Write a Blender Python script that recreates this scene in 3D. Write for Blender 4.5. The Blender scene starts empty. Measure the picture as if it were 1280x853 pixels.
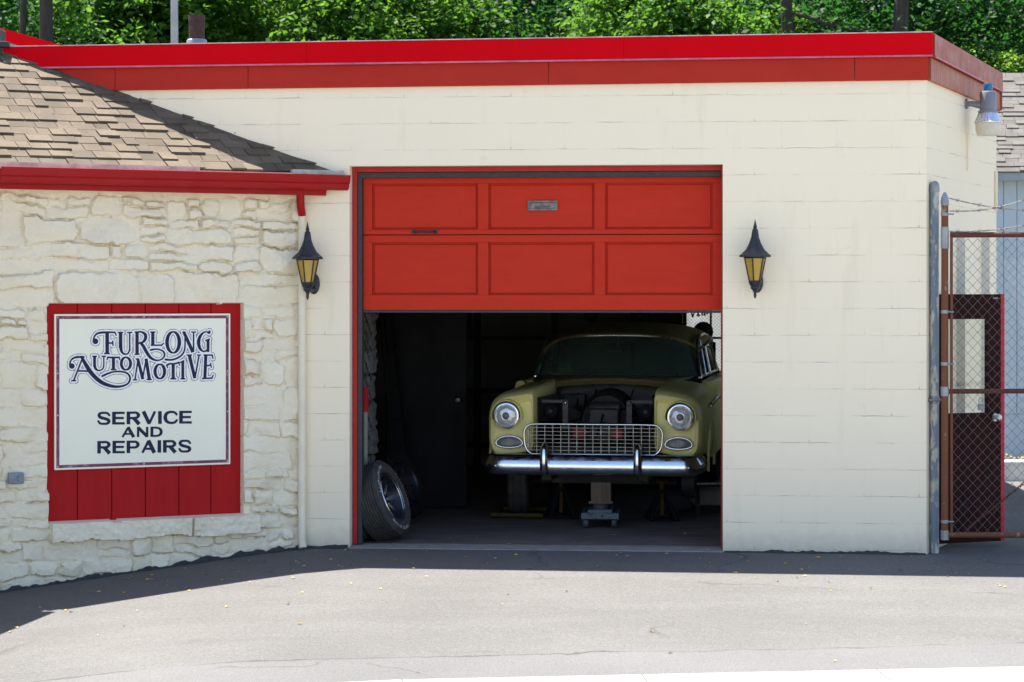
import bpy, bmesh, math, random
import numpy as np
from mathutils import Vector, Matrix
random.seed(7); RNG = np.random.default_rng(7)
R = math.radians
SC = bpy.context.scene
COL = SC.collection
F_PX, CX, HY, CAMY, CAMZ = 2700.0, 640.0, 370.0, -16.3, 1.9

# ------------------------------------------------------------------ frames (a wall plane with its own axes)
class Frame:
    """u runs right along a wall, v goes into the wall, z is up"""
    def __init__(s, ox, oy, rz):
        s.o = (ox, oy); s.c = math.cos(rz); s.s = math.sin(rz); s.rz = rz
    def w(s, u, v, z=0.0):
        return Vector((s.o[0]+u*s.c-v*s.s, s.o[1]+u*s.s+v*s.c, z))
    def loc(s, x, y):
        dx, dy = x-s.o[0], y-s.o[1]
        return dx*s.c+dy*s.s, -dx*s.s+dy*s.c
    def ray(s, px, py, v=0.0):
        """where a measured photo point lies on the wall plane at depth v -> (u, z)"""
        dx, dz = (px-CX)/F_PX, -(py-HY)/F_PX
        ax, ay = -s.o[0], CAMY-s.o[1]
        a = -ax*s.s+ay*s.c; b = -dx*s.s+s.c
        t = (v-a)/b
        u, _ = s.loc(dx*t, CAMY+t)
        return u, CAMZ+dz*t
def at(px, py, y):
    t = y-CAMY
    return Vector(((px-CX)/F_PX*t, y, CAMZ-(py-HY)/F_PX*t))

# ------------------------------------------------------------------ materials
def nodes_of(name):
    m = bpy.data.materials.new(name); m.use_nodes = True
    nt = m.node_tree; nt.nodes.clear()
    out = nt.nodes.new('ShaderNodeOutputMaterial'); b = nt.nodes.new('ShaderNodeBsdfPrincipled')
    nt.links.new(b.outputs[0], out.inputs[0])
    return m, nt, b
def nd(nt, t, **kw):
    n = nt.nodes.new(t)
    for k, v in kw.items():
        if k.startswith('i_'):
            key = k[2:]
            n.inputs[int(key) if key.isdigit() else key].default_value = v
        else: setattr(n, k, v)
    return n
def ramp(nt, fac, stops, interp='LINEAR'):
    r = nt.nodes.new('ShaderNodeValToRGB'); r.color_ramp.interpolation = interp
    e = r.color_ramp.elements
    while len(e) < len(stops): e.new(0.5)
    for el, (p, c) in zip(e, stops):
        el.position = p; el.color = (*c, 1) if len(c) == 3 else c
    nt.links.new(fac, r.inputs[0]); return r
def g3(v): return (v, v, v)
def mixc(nt, fac, a, b, mode='MIX'):
    n = nt.nodes.new('ShaderNodeMix'); n.data_type = 'RGBA'; n.blend_type = mode
    for sock, val in ((n.inputs[0], fac), (n.inputs[6], a), (n.inputs[7], b)):
        if hasattr(val, 'is_output'): nt.links.new(val, sock)
        elif isinstance(val, (int, float)): sock.default_value = val
        else: sock.default_value = (*val, 1)
    return n.outputs[2]
def math_n(nt, op, a, b=None, clamp=False):
    n = nt.nodes.new('ShaderNodeMath'); n.operation = op; n.use_clamp = clamp
    for i, val in enumerate((a, b)):
        if val is None: continue
        if hasattr(val, 'is_output'): nt.links.new(val, n.inputs[i])
        else: n.inputs[i].default_value = val
    return n.outputs[0]
def noise(nt, vec, scale, detail=5, rough=.55, dist=0.0):
    n = nd(nt, 'ShaderNodeTexNoise'); n.inputs['Scale'].default_value = scale
    n.inputs['Detail'].default_value = detail; n.inputs['Roughness'].default_value = rough
    n.inputs['Distortion'].default_value = dist
    if vec is not None: nt.links.new(vec, n.inputs['Vector'])
    return n.outputs[0]
def coord(nt, kind='Object', scale=None):
    c = nd(nt, 'ShaderNodeTexCoord').outputs[kind]
    if scale:
        m = nd(nt, 'ShaderNodeMapping'); m.inputs['Scale'].default_value = scale
        nt.links.new(c, m.inputs[0]); c = m.outputs[0]
    return c
def bump(nt, b, h, strength=.3, dist=.01):
    n = nd(nt, 'ShaderNodeBump'); n.inputs['Strength'].default_value = strength; n.inputs['Distance'].default_value = dist
    nt.links.new(h, n.inputs['Height']); nt.links.new(n.outputs[0], b.inputs['Normal']); return n
def pmat(name, c1, c2=None, scale=6, rough=.6, metal=0, bmp=.15, bscale=60, bdist=.004, lo=.35, hi=.65, stretch=None, coat=0):
    """two tones mottled by noise, with a fine bump"""
    m, nt, b = nodes_of(name)
    v = coord(nt, 'Object', stretch)
    c2 = c2 or tuple(x*.75 for x in c1)
    f = noise(nt, v, scale, 6, .6)
    r = ramp(nt, f, [(lo, c1), (hi, c2)])
    nt.links.new(r.outputs[0], b.inputs['Base Color'])
    rr = ramp(nt, noise(nt, v, scale*2.3, 4), [(.3, g3(max(rough-.08, .02))), (.7, g3(min(rough+.1, 1)))])
    nt.links.new(rr.outputs[0], b.inputs['Roughness'])
    b.inputs['Metallic'].default_value = metal
    b.inputs['Coat Weight'].default_value = coat
    if bmp: bump(nt, b, noise(nt, v, bscale, 4), bmp, bdist)
    return m
M = {}

# ------------------------------------------------------------------ mesh builder
def matrix_of(o):
    m = Matrix.LocRotScale(o.location, o.rotation_euler, o.scale)
    return matrix_of(o.parent) @ m if o.parent else m
class MB:
    def __init__(s): s.v = []; s.f = []; s.uv = None; s.var = None
    def add(s, vs, fs, var=None):
        n = len(s.v); s.v += [tuple(p) for p in vs]; s.f += [tuple(i+n for i in f) for f in fs]
        if var is not None:
            if s.var is None: s.var = []
            s.var += [var]*len(fs)
        return s
    def box(s, x0, x1, y0, y1, z0, z1, mat=None, var=None):
        vs = [(x0,y0,z0),(x1,y0,z0),(x1,y1,z0),(x0,y1,z0),(x0,y0,z1),(x1,y0,z1),(x1,y1,z1),(x0,y1,z1)]
        if mat: vs = [mat @ Vector(p) for p in vs]
        return s.add(vs, [(3,2,1,0),(4,5,6,7),(0,1,5,4),(1,2,6,5),(2,3,7,6),(3,0,4,7)], var)
    def tube(s, path, r, n=8, closed=False, caps=True):
        P = [Vector(p) for p in path]; k = len(P)
        rs = r if isinstance(r, (list, tuple)) else [r]*k
        vs = []; up = None
        for i in range(k):
            if closed: t = P[(i+1) % k]-P[i-1]
            else: t = P[min(i+1, k-1)]-P[max(i-1, 0)]
            t.normalize()
            if up is None:
                up = Vector((0,0,1)) if abs(t.z) < .9 else Vector((0,1,0))
            a = t.cross(up)
            if a.length < 1e-6: a = t.orthogonal()
            a.normalize(); b = a.cross(t); b.normalize(); up = b
            for j in range(n):
                th = 2*math.pi*j/n
                vs.append(P[i]+a*math.cos(th)*rs[i]+b*math.sin(th)*rs[i])
        fs = []
        for i in range(k if closed else k-1):
            i2 = (i+1) % k
            for j in range(n):
                j2 = (j+1) % n
                fs.append((i*n+j, i2*n+j, i2*n+j2, i*n+j2))
        if not closed and caps:
            fs.append(tuple(range(n))[::-1] if False else tuple(range(n))); fs.append(tuple((k-1)*n+j for j in range(n))[::-1])
        return s.add(vs, fs)
    def lathe(s, prof, n=32, mat=None, a0=0, a1=2*math.pi):
        """prof: list of (radius, height) turned round z"""
        full = abs(a1-a0-2*math.pi) < 1e-6
        vs = []; m = n if full else n+1
        for r, h in prof:
            for j in range(m):
                th = a0+(a1-a0)*j/n
                p = Vector((r*math.cos(th), r*math.sin(th), h))
                vs.append(mat @ p if mat else p)
        fs = []
        for i in range(len(prof)-1):
            for j in range(n):
                j2 = (j+1) % m
                fs.append((i*m+j, i*m+j2, (i+1)*m+j2, (i+1)*m+j))
        return s.add(vs, fs)
    def loft(s, secs, closed=True, caps=True):
        n = len(secs[0]); vs = [p for sec in secs for p in sec]; fs = []
        for i in range(len(secs)-1):
            for j in range(n if closed else n-1):
                j2 = (j+1) % n
                fs.append((i*n+j, i*n+j2, (i+1)*n+j2, (i+1)*n+j))
        if caps and closed:
            fs.append(tuple(range(n))[::-1]); fs.append(tuple((len(secs)-1)*n+j for j in range(n)))
        return s.add(vs, fs)
    def prism(s, poly, fn0, fn1):
        """extrude 2D outline between two mappings"""
        a = [fn0(*p) for p in poly]; b = [fn1(*p) for p in poly]; n = len(poly)
        fs = [tuple(range(n)), tuple(range(n, 2*n))[::-1]]
        fs += [(i, i+n, (i+1) % n+n, (i+1) % n) for i in range(n)]
        return s.add(a+b, fs)
    def grid(s, fn, nu, nv):
        vs = [fn(i/nu, j/nv) for j in range(nv+1) for i in range(nu+1)]
        fs = [(j*(nu+1)+i, j*(nu+1)+i+1, (j+1)*(nu+1)+i+1, (j+1)*(nu+1)+i) for j in range(nv) for i in range(nu)]
        return s.add(vs, fs)
    def build(s, name, mat, parent=None, world=False, smooth=0, bevel=0, fix=True, solid=0, subsurf=0, bevseg=2):
        me = bpy.data.meshes.new(name)
        vs = s.v
        if world and parent is not None:
            inv = matrix_of(parent).inverted(); vs = [tuple(inv @ Vector(p)) for p in vs]
        me.from_pydata(vs, [], s.f); me.update()
        if s.uv is not None:
            l = me.uv_layers.new(name='UVMap')
            idx = np.empty(len(me.loops), dtype=np.int32); me.loops.foreach_get('vertex_index', idx)
            l.data.foreach_set('uv', np.array(s.uv, dtype=np.float32)[idx].ravel())
        if s.var is not None:
            at_ = me.attributes.new('var', 'FLOAT', 'FACE'); at_.data.foreach_set('value', s.var)
        if fix:
            bm = bmesh.new(); bm.from_mesh(me); bmesh.ops.recalc_face_normals(bm, faces=bm.faces); bm.to_mesh(me); bm.free()
        if smooth:
            me.polygons.foreach_set('use_smooth', [True]*len(me.polygons)); me.set_sharp_from_angle(angle=R(smooth))
        me.materials.append(M[mat])
        o = bpy.data.objects.new(name, me); COL.objects.link(o)
        if parent is not None: o.parent = parent
        if solid:
            md = o.modifiers.new('thickness', 'SOLIDIFY'); md.thickness = solid; md.offset = 0
        if bevel:
            md = o.modifiers.new('bevel', 'BEVEL'); md.width = bevel; md.segments = bevseg; md.limit_method = 'ANGLE'; md.angle_limit = R(40)
        if subsurf:
            md = o.modifiers.new('sub', 'SUBSURF'); md.levels = subsurf; md.render_levels = subsurf
        return o
def tag(o, label=None, cat=None, group=None, kind=None):
    for k, v in (('label', label), ('category', cat), ('group', group), ('kind', kind)):
        if v: o[k] = v
    return o
def thing(name, label, cat, loc=(0,0,0), rz=0.0, group=None):
    o = bpy.data.objects.new(name, None); o.empty_display_size = .2; COL.objects.link(o)
    o.location = loc; o.rotation_euler = (0, 0, rz)
    return tag(o, label, cat, group)
def copy_tree(o, parent=None):
    c = o.copy(); COL.objects.link(c); c.parent = parent
    for ch in list(o.children): copy_tree(ch, c)
    return c
def apply_bool(o, cutter):
    md = o.modifiers.new('cut', 'BOOLEAN'); md.operation = 'DIFFERENCE'; md.solver = 'EXACT'; md.object = cutter
    bpy.context.view_layer.update()
    dg = bpy.context.evaluated_depsgraph_get()
    me = bpy.data.meshes.new_from_object(o.evaluated_get(dg))
    o.modifiers.clear(); o.data = me
def drop(o):
    me = o.data; bpy.data.objects.remove(o); 
def spline(pts, n=10):
    """Catmull-Rom through points of any dimension"""
    P = [np.array(p, float) for p in pts]; out = []
    for i in range(len(P)-1):
        p0 = P[i-1] if i else 2*P[0]-P[1]; p1 = P[i]; p2 = P[i+1]
        p3 = P[i+2] if i+2 < len(P) else 2*P[-1]-P[-2]
        for k in range(n):
            t = k/n
            out.append(.5*((2*p1)+(-p0+p2)*t+(2*p0-5*p1+4*p2-p3)*t*t+(-p0+3*p1-3*p2+p3)*t**3))
    out.append(P[-1]); return out
def vnoise(x, y, scale, seed=0, oct=4):
    """value noise on numpy arrays, about -1..1"""
    tot = np.zeros_like(x); amp = 1.0; norm = 0
    for o in range(oct):
        rs = np.random.default_rng(seed+o*17); T = rs.uniform(-1, 1, (64, 64))
        X = x*scale; Y = y*scale
        xi = np.floor(X).astype(int); yi = np.floor(Y).astype(int); fx = X-xi; fy = Y-yi
        fx = fx*fx*(3-2*fx); fy = fy*fy*(3-2*fy)
        a = T[xi % 64, yi % 64]; b = T[(xi+1) % 64, yi % 64]; c = T[xi % 64, (yi+1) % 64]; d = T[(xi+1) % 64, (yi+1) % 64]
        tot += amp*((a*(1-fx)+b*fx)*(1-fy)+(c*(1-fx)+d*fx)*fy); norm += amp
        amp *= .5; scale *= 2.03
    return tot/norm

# ------------------------------------------------------------------ flat lettering from stroke distance fields
def stroke_field(strokes, x0, x1, y0, y1, step):
    nx = int((x1-x0)/step)+1; ny = int((y1-y0)/step)+1
    gx = x0+np.arange(nx)*step; gy = y0+np.arange(ny)*step
    D = np.full((ny, nx), 1e3)
    pad = 45
    for st in strokes:
        butt = (len(st) == 2)
        pts = [np.array(p, float) for p in st] if butt else spline(st, 8)
        for a, b in zip(pts[:-1], pts[1:]):
            m = max(a[2], b[2])/2+pad
            i0 = max(int((min(a[0], b[0])-m-x0)/step), 0); i1 = min(int((max(a[0], b[0])+m-x0)/step)+2, nx)
            j0 = max(int((min(a[1], b[1])-m-y0)/step), 0); j1 = min(int((max(a[1], b[1])+m-y0)/step)+2, ny)
            if i1 <= i0 or j1 <= j0: continue
            X, Y = np.meshgrid(gx[i0:i1], gy[j0:j1])
            dx, dy = b[0]-a[0], b[1]-a[1]; L2 = dx*dx+dy*dy+1e-9; L = math.sqrt(L2)
            t = ((X-a[0])*dx+(Y-a[1])*dy)/L2
            if butt:
                tc = np.clip(t, 0, 1); half = (a[2]+(b[2]-a[2])*tc)/2
                q1 = np.abs(((X-a[0])*dy-(Y-a[1])*dx)/L)-half; q2 = (np.abs(t-.5)-.5)*L
                d = np.minimum(np.maximum(q1, q2), 0)+np.hypot(np.maximum(q1, 0), np.maximum(q2, 0))
            else:
                tc = np.clip(t, 0, 1)
                d = np.hypot(X-a[0]-tc*dx, Y-a[1]-tc*dy)-(a[2]+(b[2]-a[2])*tc)/2
            sub = D[j0:j1, i0:i1]; np.minimum(sub, d, out=sub)
    return gx, gy, D
def field_faces(gx, gy, Fd):
    """polygons where Fd < 0 (marching squares; runs of full cells merged)"""
    polys = []; ins = Fd < 0; ny, nx = Fd.shape
    cnt = ins[:-1, :-1].astype(int)+ins[1:, :-1]+ins[:-1, 1:]+ins[1:, 1:]
    for j in range(ny-1):
        i = 0
        row = cnt[j]
        if not row.any(): continue
        while i < nx-1:
            c = row[i]
            if c == 0: i += 1; continue
            if c == 4:
                k = i
                while k < nx-1 and row[k] == 4: k += 1
                polys.append([(gx[i], gy[j]), (gx[k], gy[j]), (gx[k], gy[j+1]), (gx[i], gy[j+1])]); i = k; continue
            q = [(i, j), (i+1, j), (i+1, j+1), (i, j+1)]; out = []
            for n in range(4):
                a, b = q[n], q[(n+1) % 4]; fa, fb = Fd[a[1], a[0]], Fd[b[1], b[0]]
                if fa < 0: out.append((gx[a[0]], gy[a[1]]))
                if (fa < 0) != (fb < 0):
                    t = fa/(fa-fb); out.append((gx[a[0]]+(gx[b[0]]-gx[a[0]])*t, gy[a[1]]+(gy[b[1]]-gy[a[1]])*t))
            if len(out) > 2: polys.append(out)
            i += 1
    return polys
# ------------------------------------------------------------------ the materials of the place
CREAM = (.915, .80, .615)
def block_mat(name, base, dirt):
    m, nt, b = nodes_of(name)
    uv = nd(nt, 'ShaderNodeTexCoord').outputs['UV']
    # slightly wandering joints
    nz = nd(nt, 'ShaderNodeTexNoise'); nz.inputs['Scale'].default_value = 9; nz.inputs['Detail'].default_value = 4; nt.links.new(uv, nz.inputs['Vector'])
    add = nd(nt, 'ShaderNodeVectorMath', operation='MULTIPLY_ADD'); nt.links.new(nz.outputs['Color'], add.inputs[0])
    add.inputs[1].default_value = (.016, .016, 0); nt.links.new(uv, add.inputs[2])
    br = nd(nt, 'ShaderNodeTexBrick'); nt.links.new(add.outputs[0], br.inputs['Vector'])
    br.inputs['Scale'].default_value = 1; br.inputs['Brick Width'].default_value = .406; br.inputs['Row Height'].default_value = .2
    br.inputs['Mortar Size'].default_value = .0035; br.inputs['Mortar Smooth'].default_value = .55
    br.offset = .5
    br.inputs['Color1'].default_value = (1,1,1,1); br.inputs['Color2'].default_value = (1,1,1,1); br.inputs['Mortar'].default_value = (0,0,0,1)
    # paint fills the joints here and there
    fill = ramp(nt, noise(nt, uv, 3.1, 4, .65), [(.43, g3(.06)), (.66, g3(1))])
    sep = nd(nt, 'ShaderNodeSeparateXYZ'); nt.links.new(uv, sep.inputs[0])
    # upright joints are fainter than level ones
    row = math_n(nt, 'PINGPONG', math_n(nt, 'ADD', sep.outputs[1], .0), .1)
    lev = ramp(nt, row, [(.0, g3(1)), (.02, g3(.10))])
    j = math_n(nt, 'MULTIPLY', br.outputs['Fac'], fill.outputs[0])
    j = math_n(nt, 'MULTIPLY', j, lev.outputs[0])
    st = nd(nt, 'ShaderNodeMapping'); st.inputs['Scale'].default_value = (5, .7, 1); nt.links.new(uv, st.inputs[0])
    streak = ramp(nt, noise(nt, st.outputs[0], 1.0, 6, .65), [(.57, g3(0)), (.8, g3(.55))])
    blot = ramp(nt, noise(nt, uv, 1.3, 5, .6), [(.5, g3(0)), (.8, g3(.45))])
    c = mixc(nt, blot.outputs[0], base, tuple(x*.93 for x in base))
    c = mixc(nt, math_n(nt, 'MULTIPLY', streak.outputs[0], .55), c, dirt)
    spot = ramp(nt, noise(nt, uv, 2.3, 6, .7, .3), [(.64, g3(0)), (.74, g3(.28))])
    c = mixc(nt, spot.outputs[0], c, (.6, .52, .36))
    c = mixc(nt, math_n(nt, 'MULTIPLY', j, .75), c, (.28, .25, .2))
    splash = ramp(nt, math_n(nt, 'ADD', sep.outputs[1], math_n(nt, 'MULTIPLY', noise(nt, uv, 14, 4), .14)), [(.02, g3(.5)), (.22, g3(0))])
    c = mixc(nt, splash.outputs[0], c, (.33, .31, .28))
    nt.links.new(c, b.inputs['Base Color']); b.inputs['Roughness'].default_value = .72
    b.inputs['Specular IOR Level'].default_value = .3
    h = math_n(nt, 'SUBTRACT', math_n(nt, 'MULTIPLY', noise(nt, uv, 55, 5, .6), .22), j)
    bump(nt, b, h, .7, .008)
    return m
M['block'] = block_mat('painted_block', CREAM, (.62, .53, .37))
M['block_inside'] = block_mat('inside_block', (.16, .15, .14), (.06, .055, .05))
M['block_neighbour'] = block_mat('neighbour_block', (.8, .78, .74), (.6, .58, .5))

def stone_mat():
    m, nt, b = nodes_of('painted_stone')
    v = coord(nt)
    f = ramp(nt, noise(nt, v, 3.2, 6, .65), [(.35, (.895, .815, .645)), (.75, (.83, .735, .56))])
    d = ramp(nt, noise(nt, v, 8.5, 6, .7, .4), [(.55, g3(0)), (.68, g3(.6))])
    at_ = nd(nt, 'ShaderNodeAttribute', attribute_name='joint')
    dj = math_n(nt, 'MULTIPLY', d.outputs[0], at_.outputs['Fac'])
    c = mixc(nt, dj, f.outputs[0], (.16, .13, .1))
    c = mixc(nt, math_n(nt, 'MULTIPLY', at_.outputs['Fac'], .06), c, (.5, .47, .42))
    nt.links.new(c, b.inputs['Base Color']); b.inputs['Roughness'].default_value = .75; b.inputs['Specular IOR Level'].default_value = .3
    h = math_n(nt, 'ADD', noise(nt, v, 34, 6, .65), math_n(nt, 'MULTIPLY', noise(nt, v, 150, 3), .35))
    bump(nt, b, h, .75, .012)
    return m
M['stone'] = stone_mat()
def paint(name, c, rough=.5, worn=None, amt=.68, spec=.4, scale=5, stretch=(1,1,1)):
    m, nt, b = nodes_of(name); v = coord(nt, 'Object', stretch)
    f = ramp(nt, noise(nt, v, scale, 6, .6), [(.35, c), (.7, tuple(x*.92 for x in c))])
    col = f.outputs[0]
    if worn:
        w = ramp(nt, noise(nt, v, scale*2.2, 8, .7, .2), [(amt, g3(0)), (amt+.06, g3(1))])
        col = mixc(nt, w.outputs[0], col, worn)
    nt.links.new(col, b.inputs['Base Color'])
    rr = ramp(nt, noise(nt, v, scale*3, 4), [(.3, g3(rough-.1)), (.7, g3(rough+.12))]); nt.links.new(rr.outputs[0], b.inputs['Roughness'])
    b.inputs['Specular IOR Level'].default_value = spec
    bump(nt, b, noise(nt, v, 70, 4), .16, .004)
    return m
M['fascia_red'] = paint('crimson_metal', (.62, .001, .007), .5, None, spec=.04, scale=1.2)
M['band_red'] = paint('brick_red_band', (.45, .026, .016), .6, (.38, .07, .04), .72, scale=3, spec=.15)
M['band_reflect_tint'] = paint('reflection_tinted_band', (.36, .10, .055), .5, (.42, .2, .14), .56, scale=4, stretch=(2, 2, .5))  # side board: copper tint stands in for glancing reflected light, plus worn patches
M['cap_reflect_tint'] = paint('reflection_tinted_cap', (.33, .055, .03), .45, None, scale=3)  # side cap: red turned copper, reflected light put into the colour
M['lip_pink'] = pmat('flange_edge', (.62, .16, .24), (.5, .08, .14), 8, .4)
M['cap_edge'] = pmat('bare_cap_edge', (.7, .62, .58), (.5, .3, .28), 12, .45)
M['door_red'] = paint('overhead_door_red', (.55, .030, .012), .55, (.48, .029, .013), .66, spec=.15, scale=7, stretch=(.6, 1, 2.2))
M['jamb_red'] = paint('jamb_red', (.42, .02, .018), .6, (.6, .5, .42), .74, scale=12)
M['gutter_red'] = paint('gutter_red', (.36, .006, .008), .42, None, spec=.2, scale=3)
M['panel_red'] = paint('board_red', (.42, .010, .012), .6, (.35, .012, .012), .66, spec=.15, scale=4, stretch=(3, 3, .5))
M['charcoal'] = pmat('weather_strip', (.045, .035, .04), (.03, .025, .03), 20, .6)
M['black_iron'] = pmat('black_iron', (.011, .013, .022), (.02, .022, .03), 18, .42, 0, .25, 90)
M['slot_metal'] = pmat('slot_metal', (.12, .11, .11), (.22, .2, .19), 30, .4, .7)
M['downspout'] = pmat('cream_pipe', (.84, .765, .6), (.76, .68, .52), 5, .5)
M['sign_white'] = pmat('sign_face', (.91, .89, .74), (.87, .86, .71), 2, .4, 0, .03)
M['sign_purple'] = pmat('sign_border', (.17, .02, .075), (.4, .22, .3), 14, .45, 0, .05, lo=.5, hi=.72, stretch=(1, 1, 1))
M['sign_navy'] = pmat('sign_letters', (.008, .011, .045), (.014, .017, .055), 14, .8, 0, .03)
M['sign_outline'] = pmat('letter_outline', (.16, .06, .16), (.5, .45, .56), 26, .5, 0, 0, lo=.46, hi=.58)
M['sign_halo'] = pmat('letter_halo', (.88, .89, .88), (.84, .86, .86), 9, .5, 0, 0)
M['screw'] = pmat('screw_head', (.5, .5, .5), None, 8, .4, .8)
def amber():
    m, nt, b = nodes_of('amber_glass'); v = coord(nt)
    r = ramp(nt, noise(nt, v, 22, 4), [(.3, (.55, .36, .035)), (.7, (.68, .44, .06))]); nt.links.new(r.outputs[0], b.inputs['Base Color'])
    b.inputs['Roughness'].default_value = .3; b.inputs['Transmission Weight'].default_value = .25
    bump(nt, b, noise(nt, v, 60, 3), .3, .004); return m
M['amber'] = amber()
def asphalt():
    m, nt, b = nodes_of('driveway_asphalt'); v = coord(nt)
    sep = nd(nt, 'ShaderNodeSeparateXYZ'); nt.links.new(v, sep.inputs[0])
    st = nd(nt, 'ShaderNodeMapping'); st.inputs['Scale'].default_value = (.5, 2.6, 1); st.inputs['Rotation'].default_value = (0,0,R(-4)); nt.links.new(v, st.inputs[0])
    a = ramp(nt, noise(nt, st.outputs[0], 1.1, 6, .62), [(.3, (.118, .1155, .112)), (.7, (.133, .130, .1265))])
    fine = ramp(nt, noise(nt, v, 110, 3, .8), [(.3, g3(.62)), (.72, g3(1.3))])
    mid = ramp(nt, noise(nt, v, 34, 5, .75), [(.3, g3(.84)), (.7, g3(1.14))]); c = mixc(nt, 1.0, mixc(nt, 1.0, a.outputs[0], mid.outputs[0], 'MULTIPLY'), fine.outputs[0], 'MULTIPLY')
    # the apron nearest the pavement is an older, paler strip beyond a wandering crack
    wob = math_n(nt, 'MULTIPLY', noise(nt, v, .9, 5, .6), .5)
    d = math_n(nt, 'ADD', math_n(nt, 'ADD', sep.outputs[1], math_n(nt, 'MULTIPLY', sep.outputs[0], -.10)), wob)   # -3.5 at the crack
    edge = math_n(nt, 'ADD', d, 3.62)
    apron = ramp(nt, math_n(nt, 'ADD', math_n(nt, 'MULTIPLY', edge, -6), .5, True), [(0, g3(0)), (1, g3(1))])
    c = mixc(nt, math_n(nt, 'MULTIPLY', apron.outputs[0], .8), c, mixc(nt, 1.0, (.136, .136, .136), fine.outputs[0], 'MULTIPLY'))
    ck = ramp(nt, math_n(nt, 'ABSOLUTE', math_n(nt, 'ADD', edge, math_n(nt, 'MULTIPLY', noise(nt, v, 7, 4), .06))), [(.0, g3(1)), (.02, g3(0))])
    ckm = ramp(nt, noise(nt, v, 1.6, 3), [(.36, g3(.15)), (.55, g3(.9))])
    c = mixc(nt, math_n(nt, 'MULTIPLY', ck.outputs[0], ckm.outputs[0]), c, (.05, .047, .045))
    # hairline cracks
    vo = nd(nt, 'ShaderNodeTexVoronoi', feature='DISTANCE_TO_EDGE'); vo.inputs['Scale'].default_value = .38
    dm = nd(nt, 'ShaderNodeVectorMath', operation='MULTIPLY_ADD'); n2 = nd(nt, 'ShaderNodeTexNoise'); n2.inputs['Scale'].default_value = 2.2; n2.inputs['Detail'].default_value = 6
    nt.links.new(v, n2.inputs['Vector']); nt.links.new(n2.outputs['Color'], dm.inputs[0]); dm.inputs[1].default_value = (.7, .7, 0); nt.links.new(v, dm.inputs[2]); nt.links.new(dm.outputs[0], vo.inputs['Vector'])
    hk = ramp(nt, vo.outputs['Distance'], [(.0, g3(1)), (.007, g3(0))])
    hm = ramp(nt, noise(nt, v, .8, 3), [(.50, g3(0)), (.58, g3(.6))])
    c = mixc(nt, math_n(nt, 'MULTIPLY', hk.outputs[0], hm.outputs[0]), c, (.06, .056, .052))
    # fresh sealer hugging the wall foot
    seal = ramp(nt, math_n(nt, 'ADD', math_n(nt, 'ADD', sep.outputs[1], math_n(nt, 'MULTIPLY', sep.outputs[0], .0)), math_n(nt, 'MULTIPLY', noise(nt, v, 2.2, 5), .5)), [(.0, g3(0)), (.5, g3(0))])
    c = mixc(nt, seal.outputs[0], c, (.05, .05, .052))
    big = ramp(nt, noise(nt, v, .55, 4, .6), [(.35, g3(.90)), (.65, g3(1.05))]); c = mixc(nt, 1.0, c, big.outputs[0], 'MULTIPLY')
    oil = ramp(nt, noise(nt, v, 1.7, 5, .55, .3), [(.68, g3(0)), (.76, g3(.3))]); c = mixc(nt, oil.outputs[0], c, (.05, .048, .046))
    spk = ramp(nt, noise(nt, v, 60, 2, .5), [(.74, g3(0)), (.77, g3(.6))])
    c = mixc(nt, spk.outputs[0], c, (.06, .055, .05))
    nt.links.new(c, b.inputs['Base Color']); b.inputs['Roughness'].default_value = .9; b.inputs['Specular IOR Level'].default_value = .1
    bump(nt, b, noise(nt, v, 130, 4, .7), .5, .006)
    return m
M['asphalt'] = asphalt()
M['concrete'] = pmat('pavement_concrete', (.46, .445, .42), (.40, .39, .37), 3, .85, 0, .3, 90)
M['kerb'] = pmat('threshold_concrete', (.27, .25, .23), (.2, .18, .165), 9, .85, 0, .3, 60)
M['tar'] = pmat('tar_seal', (.018, .018, .022), (.03, .03, .034), 12, .7, 0, .5, 40)
M['street'] = pmat('street_asphalt', (.20, .195, .185), (.17, .165, .155), 4, .85, 0, .4, 120)
M['earth'] = pmat('earth', (.2, .18, .12), (.15, .15, .085), 2, .9, 0, .4, 30)
M['inside_floor'] = pmat('oily_floor', (.17, .135, .12), (.09, .073, .067), 2.2, .55, 0, .3, 40, stretch=(1, 2.5, 1))
M['roofing'] = pmat('flat_roofing', (.12, .12, .12), (.09, .09, .09), 3, .9)
def shingle(name, c1, c2, c3):
    m, nt, b = nodes_of(name); v = coord(nt)
    a = nd(nt, 'ShaderNodeAttribute', attribute_name='var')
    r = ramp(nt, a.outputs['Fac'], [(0, c1), (.5, c2), (1, c3)])
    sp = ramp(nt, noise(nt, v, 180, 3, .8), [(.3, g3(.68)), (.72, g3(1.28))])
    bl = ramp(nt, noise(nt, v, 5, 5, .6), [(.35, g3(.8)), (.7, g3(1.08))])
    c = mixc(nt, 1.0, mixc(nt, 1.0, r.outputs[0], sp.outputs[0], 'MULTIPLY'), bl.outputs[0], 'MULTIPLY')
    nt.links.new(c, b.inputs['Base Color']); b.inputs['Roughness'].default_value = .9; b.inputs['Specular IOR Level'].default_value = .2
    bump(nt, b, noise(nt, v, 160, 3, .7), .6, .005); return m
M['shingle'] = shingle('roof_shingle', (.105, .086, .066), (.142, .114, .084), (.154, .123, .091))
M['shingle_grey'] = shingle('grey_shingle', (.105, .098, .09), (.118, .11, .102), (.132, .123, .114))
M['drip_white'] = pmat('drip_edge', (.62, .58, .53), (.36, .33, .3), 10, .6)
M['rust_post'] = paint('rusty_post', (.17, .06, .028), .75, (.30, .24, .17), .6, scale=7, stretch=(1, 1, .4))
M['rust_dark'] = paint('dark_rusty_rail', (.10, .03, .02), .75, (.22, .14, .09), .62, scale=9)
M['galv_peel'] = paint('peeling_grey_post', (.20, .25, .31), .55, (.52, .50, .44), .5, scale=6, stretch=(1, 1, .35))
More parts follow.
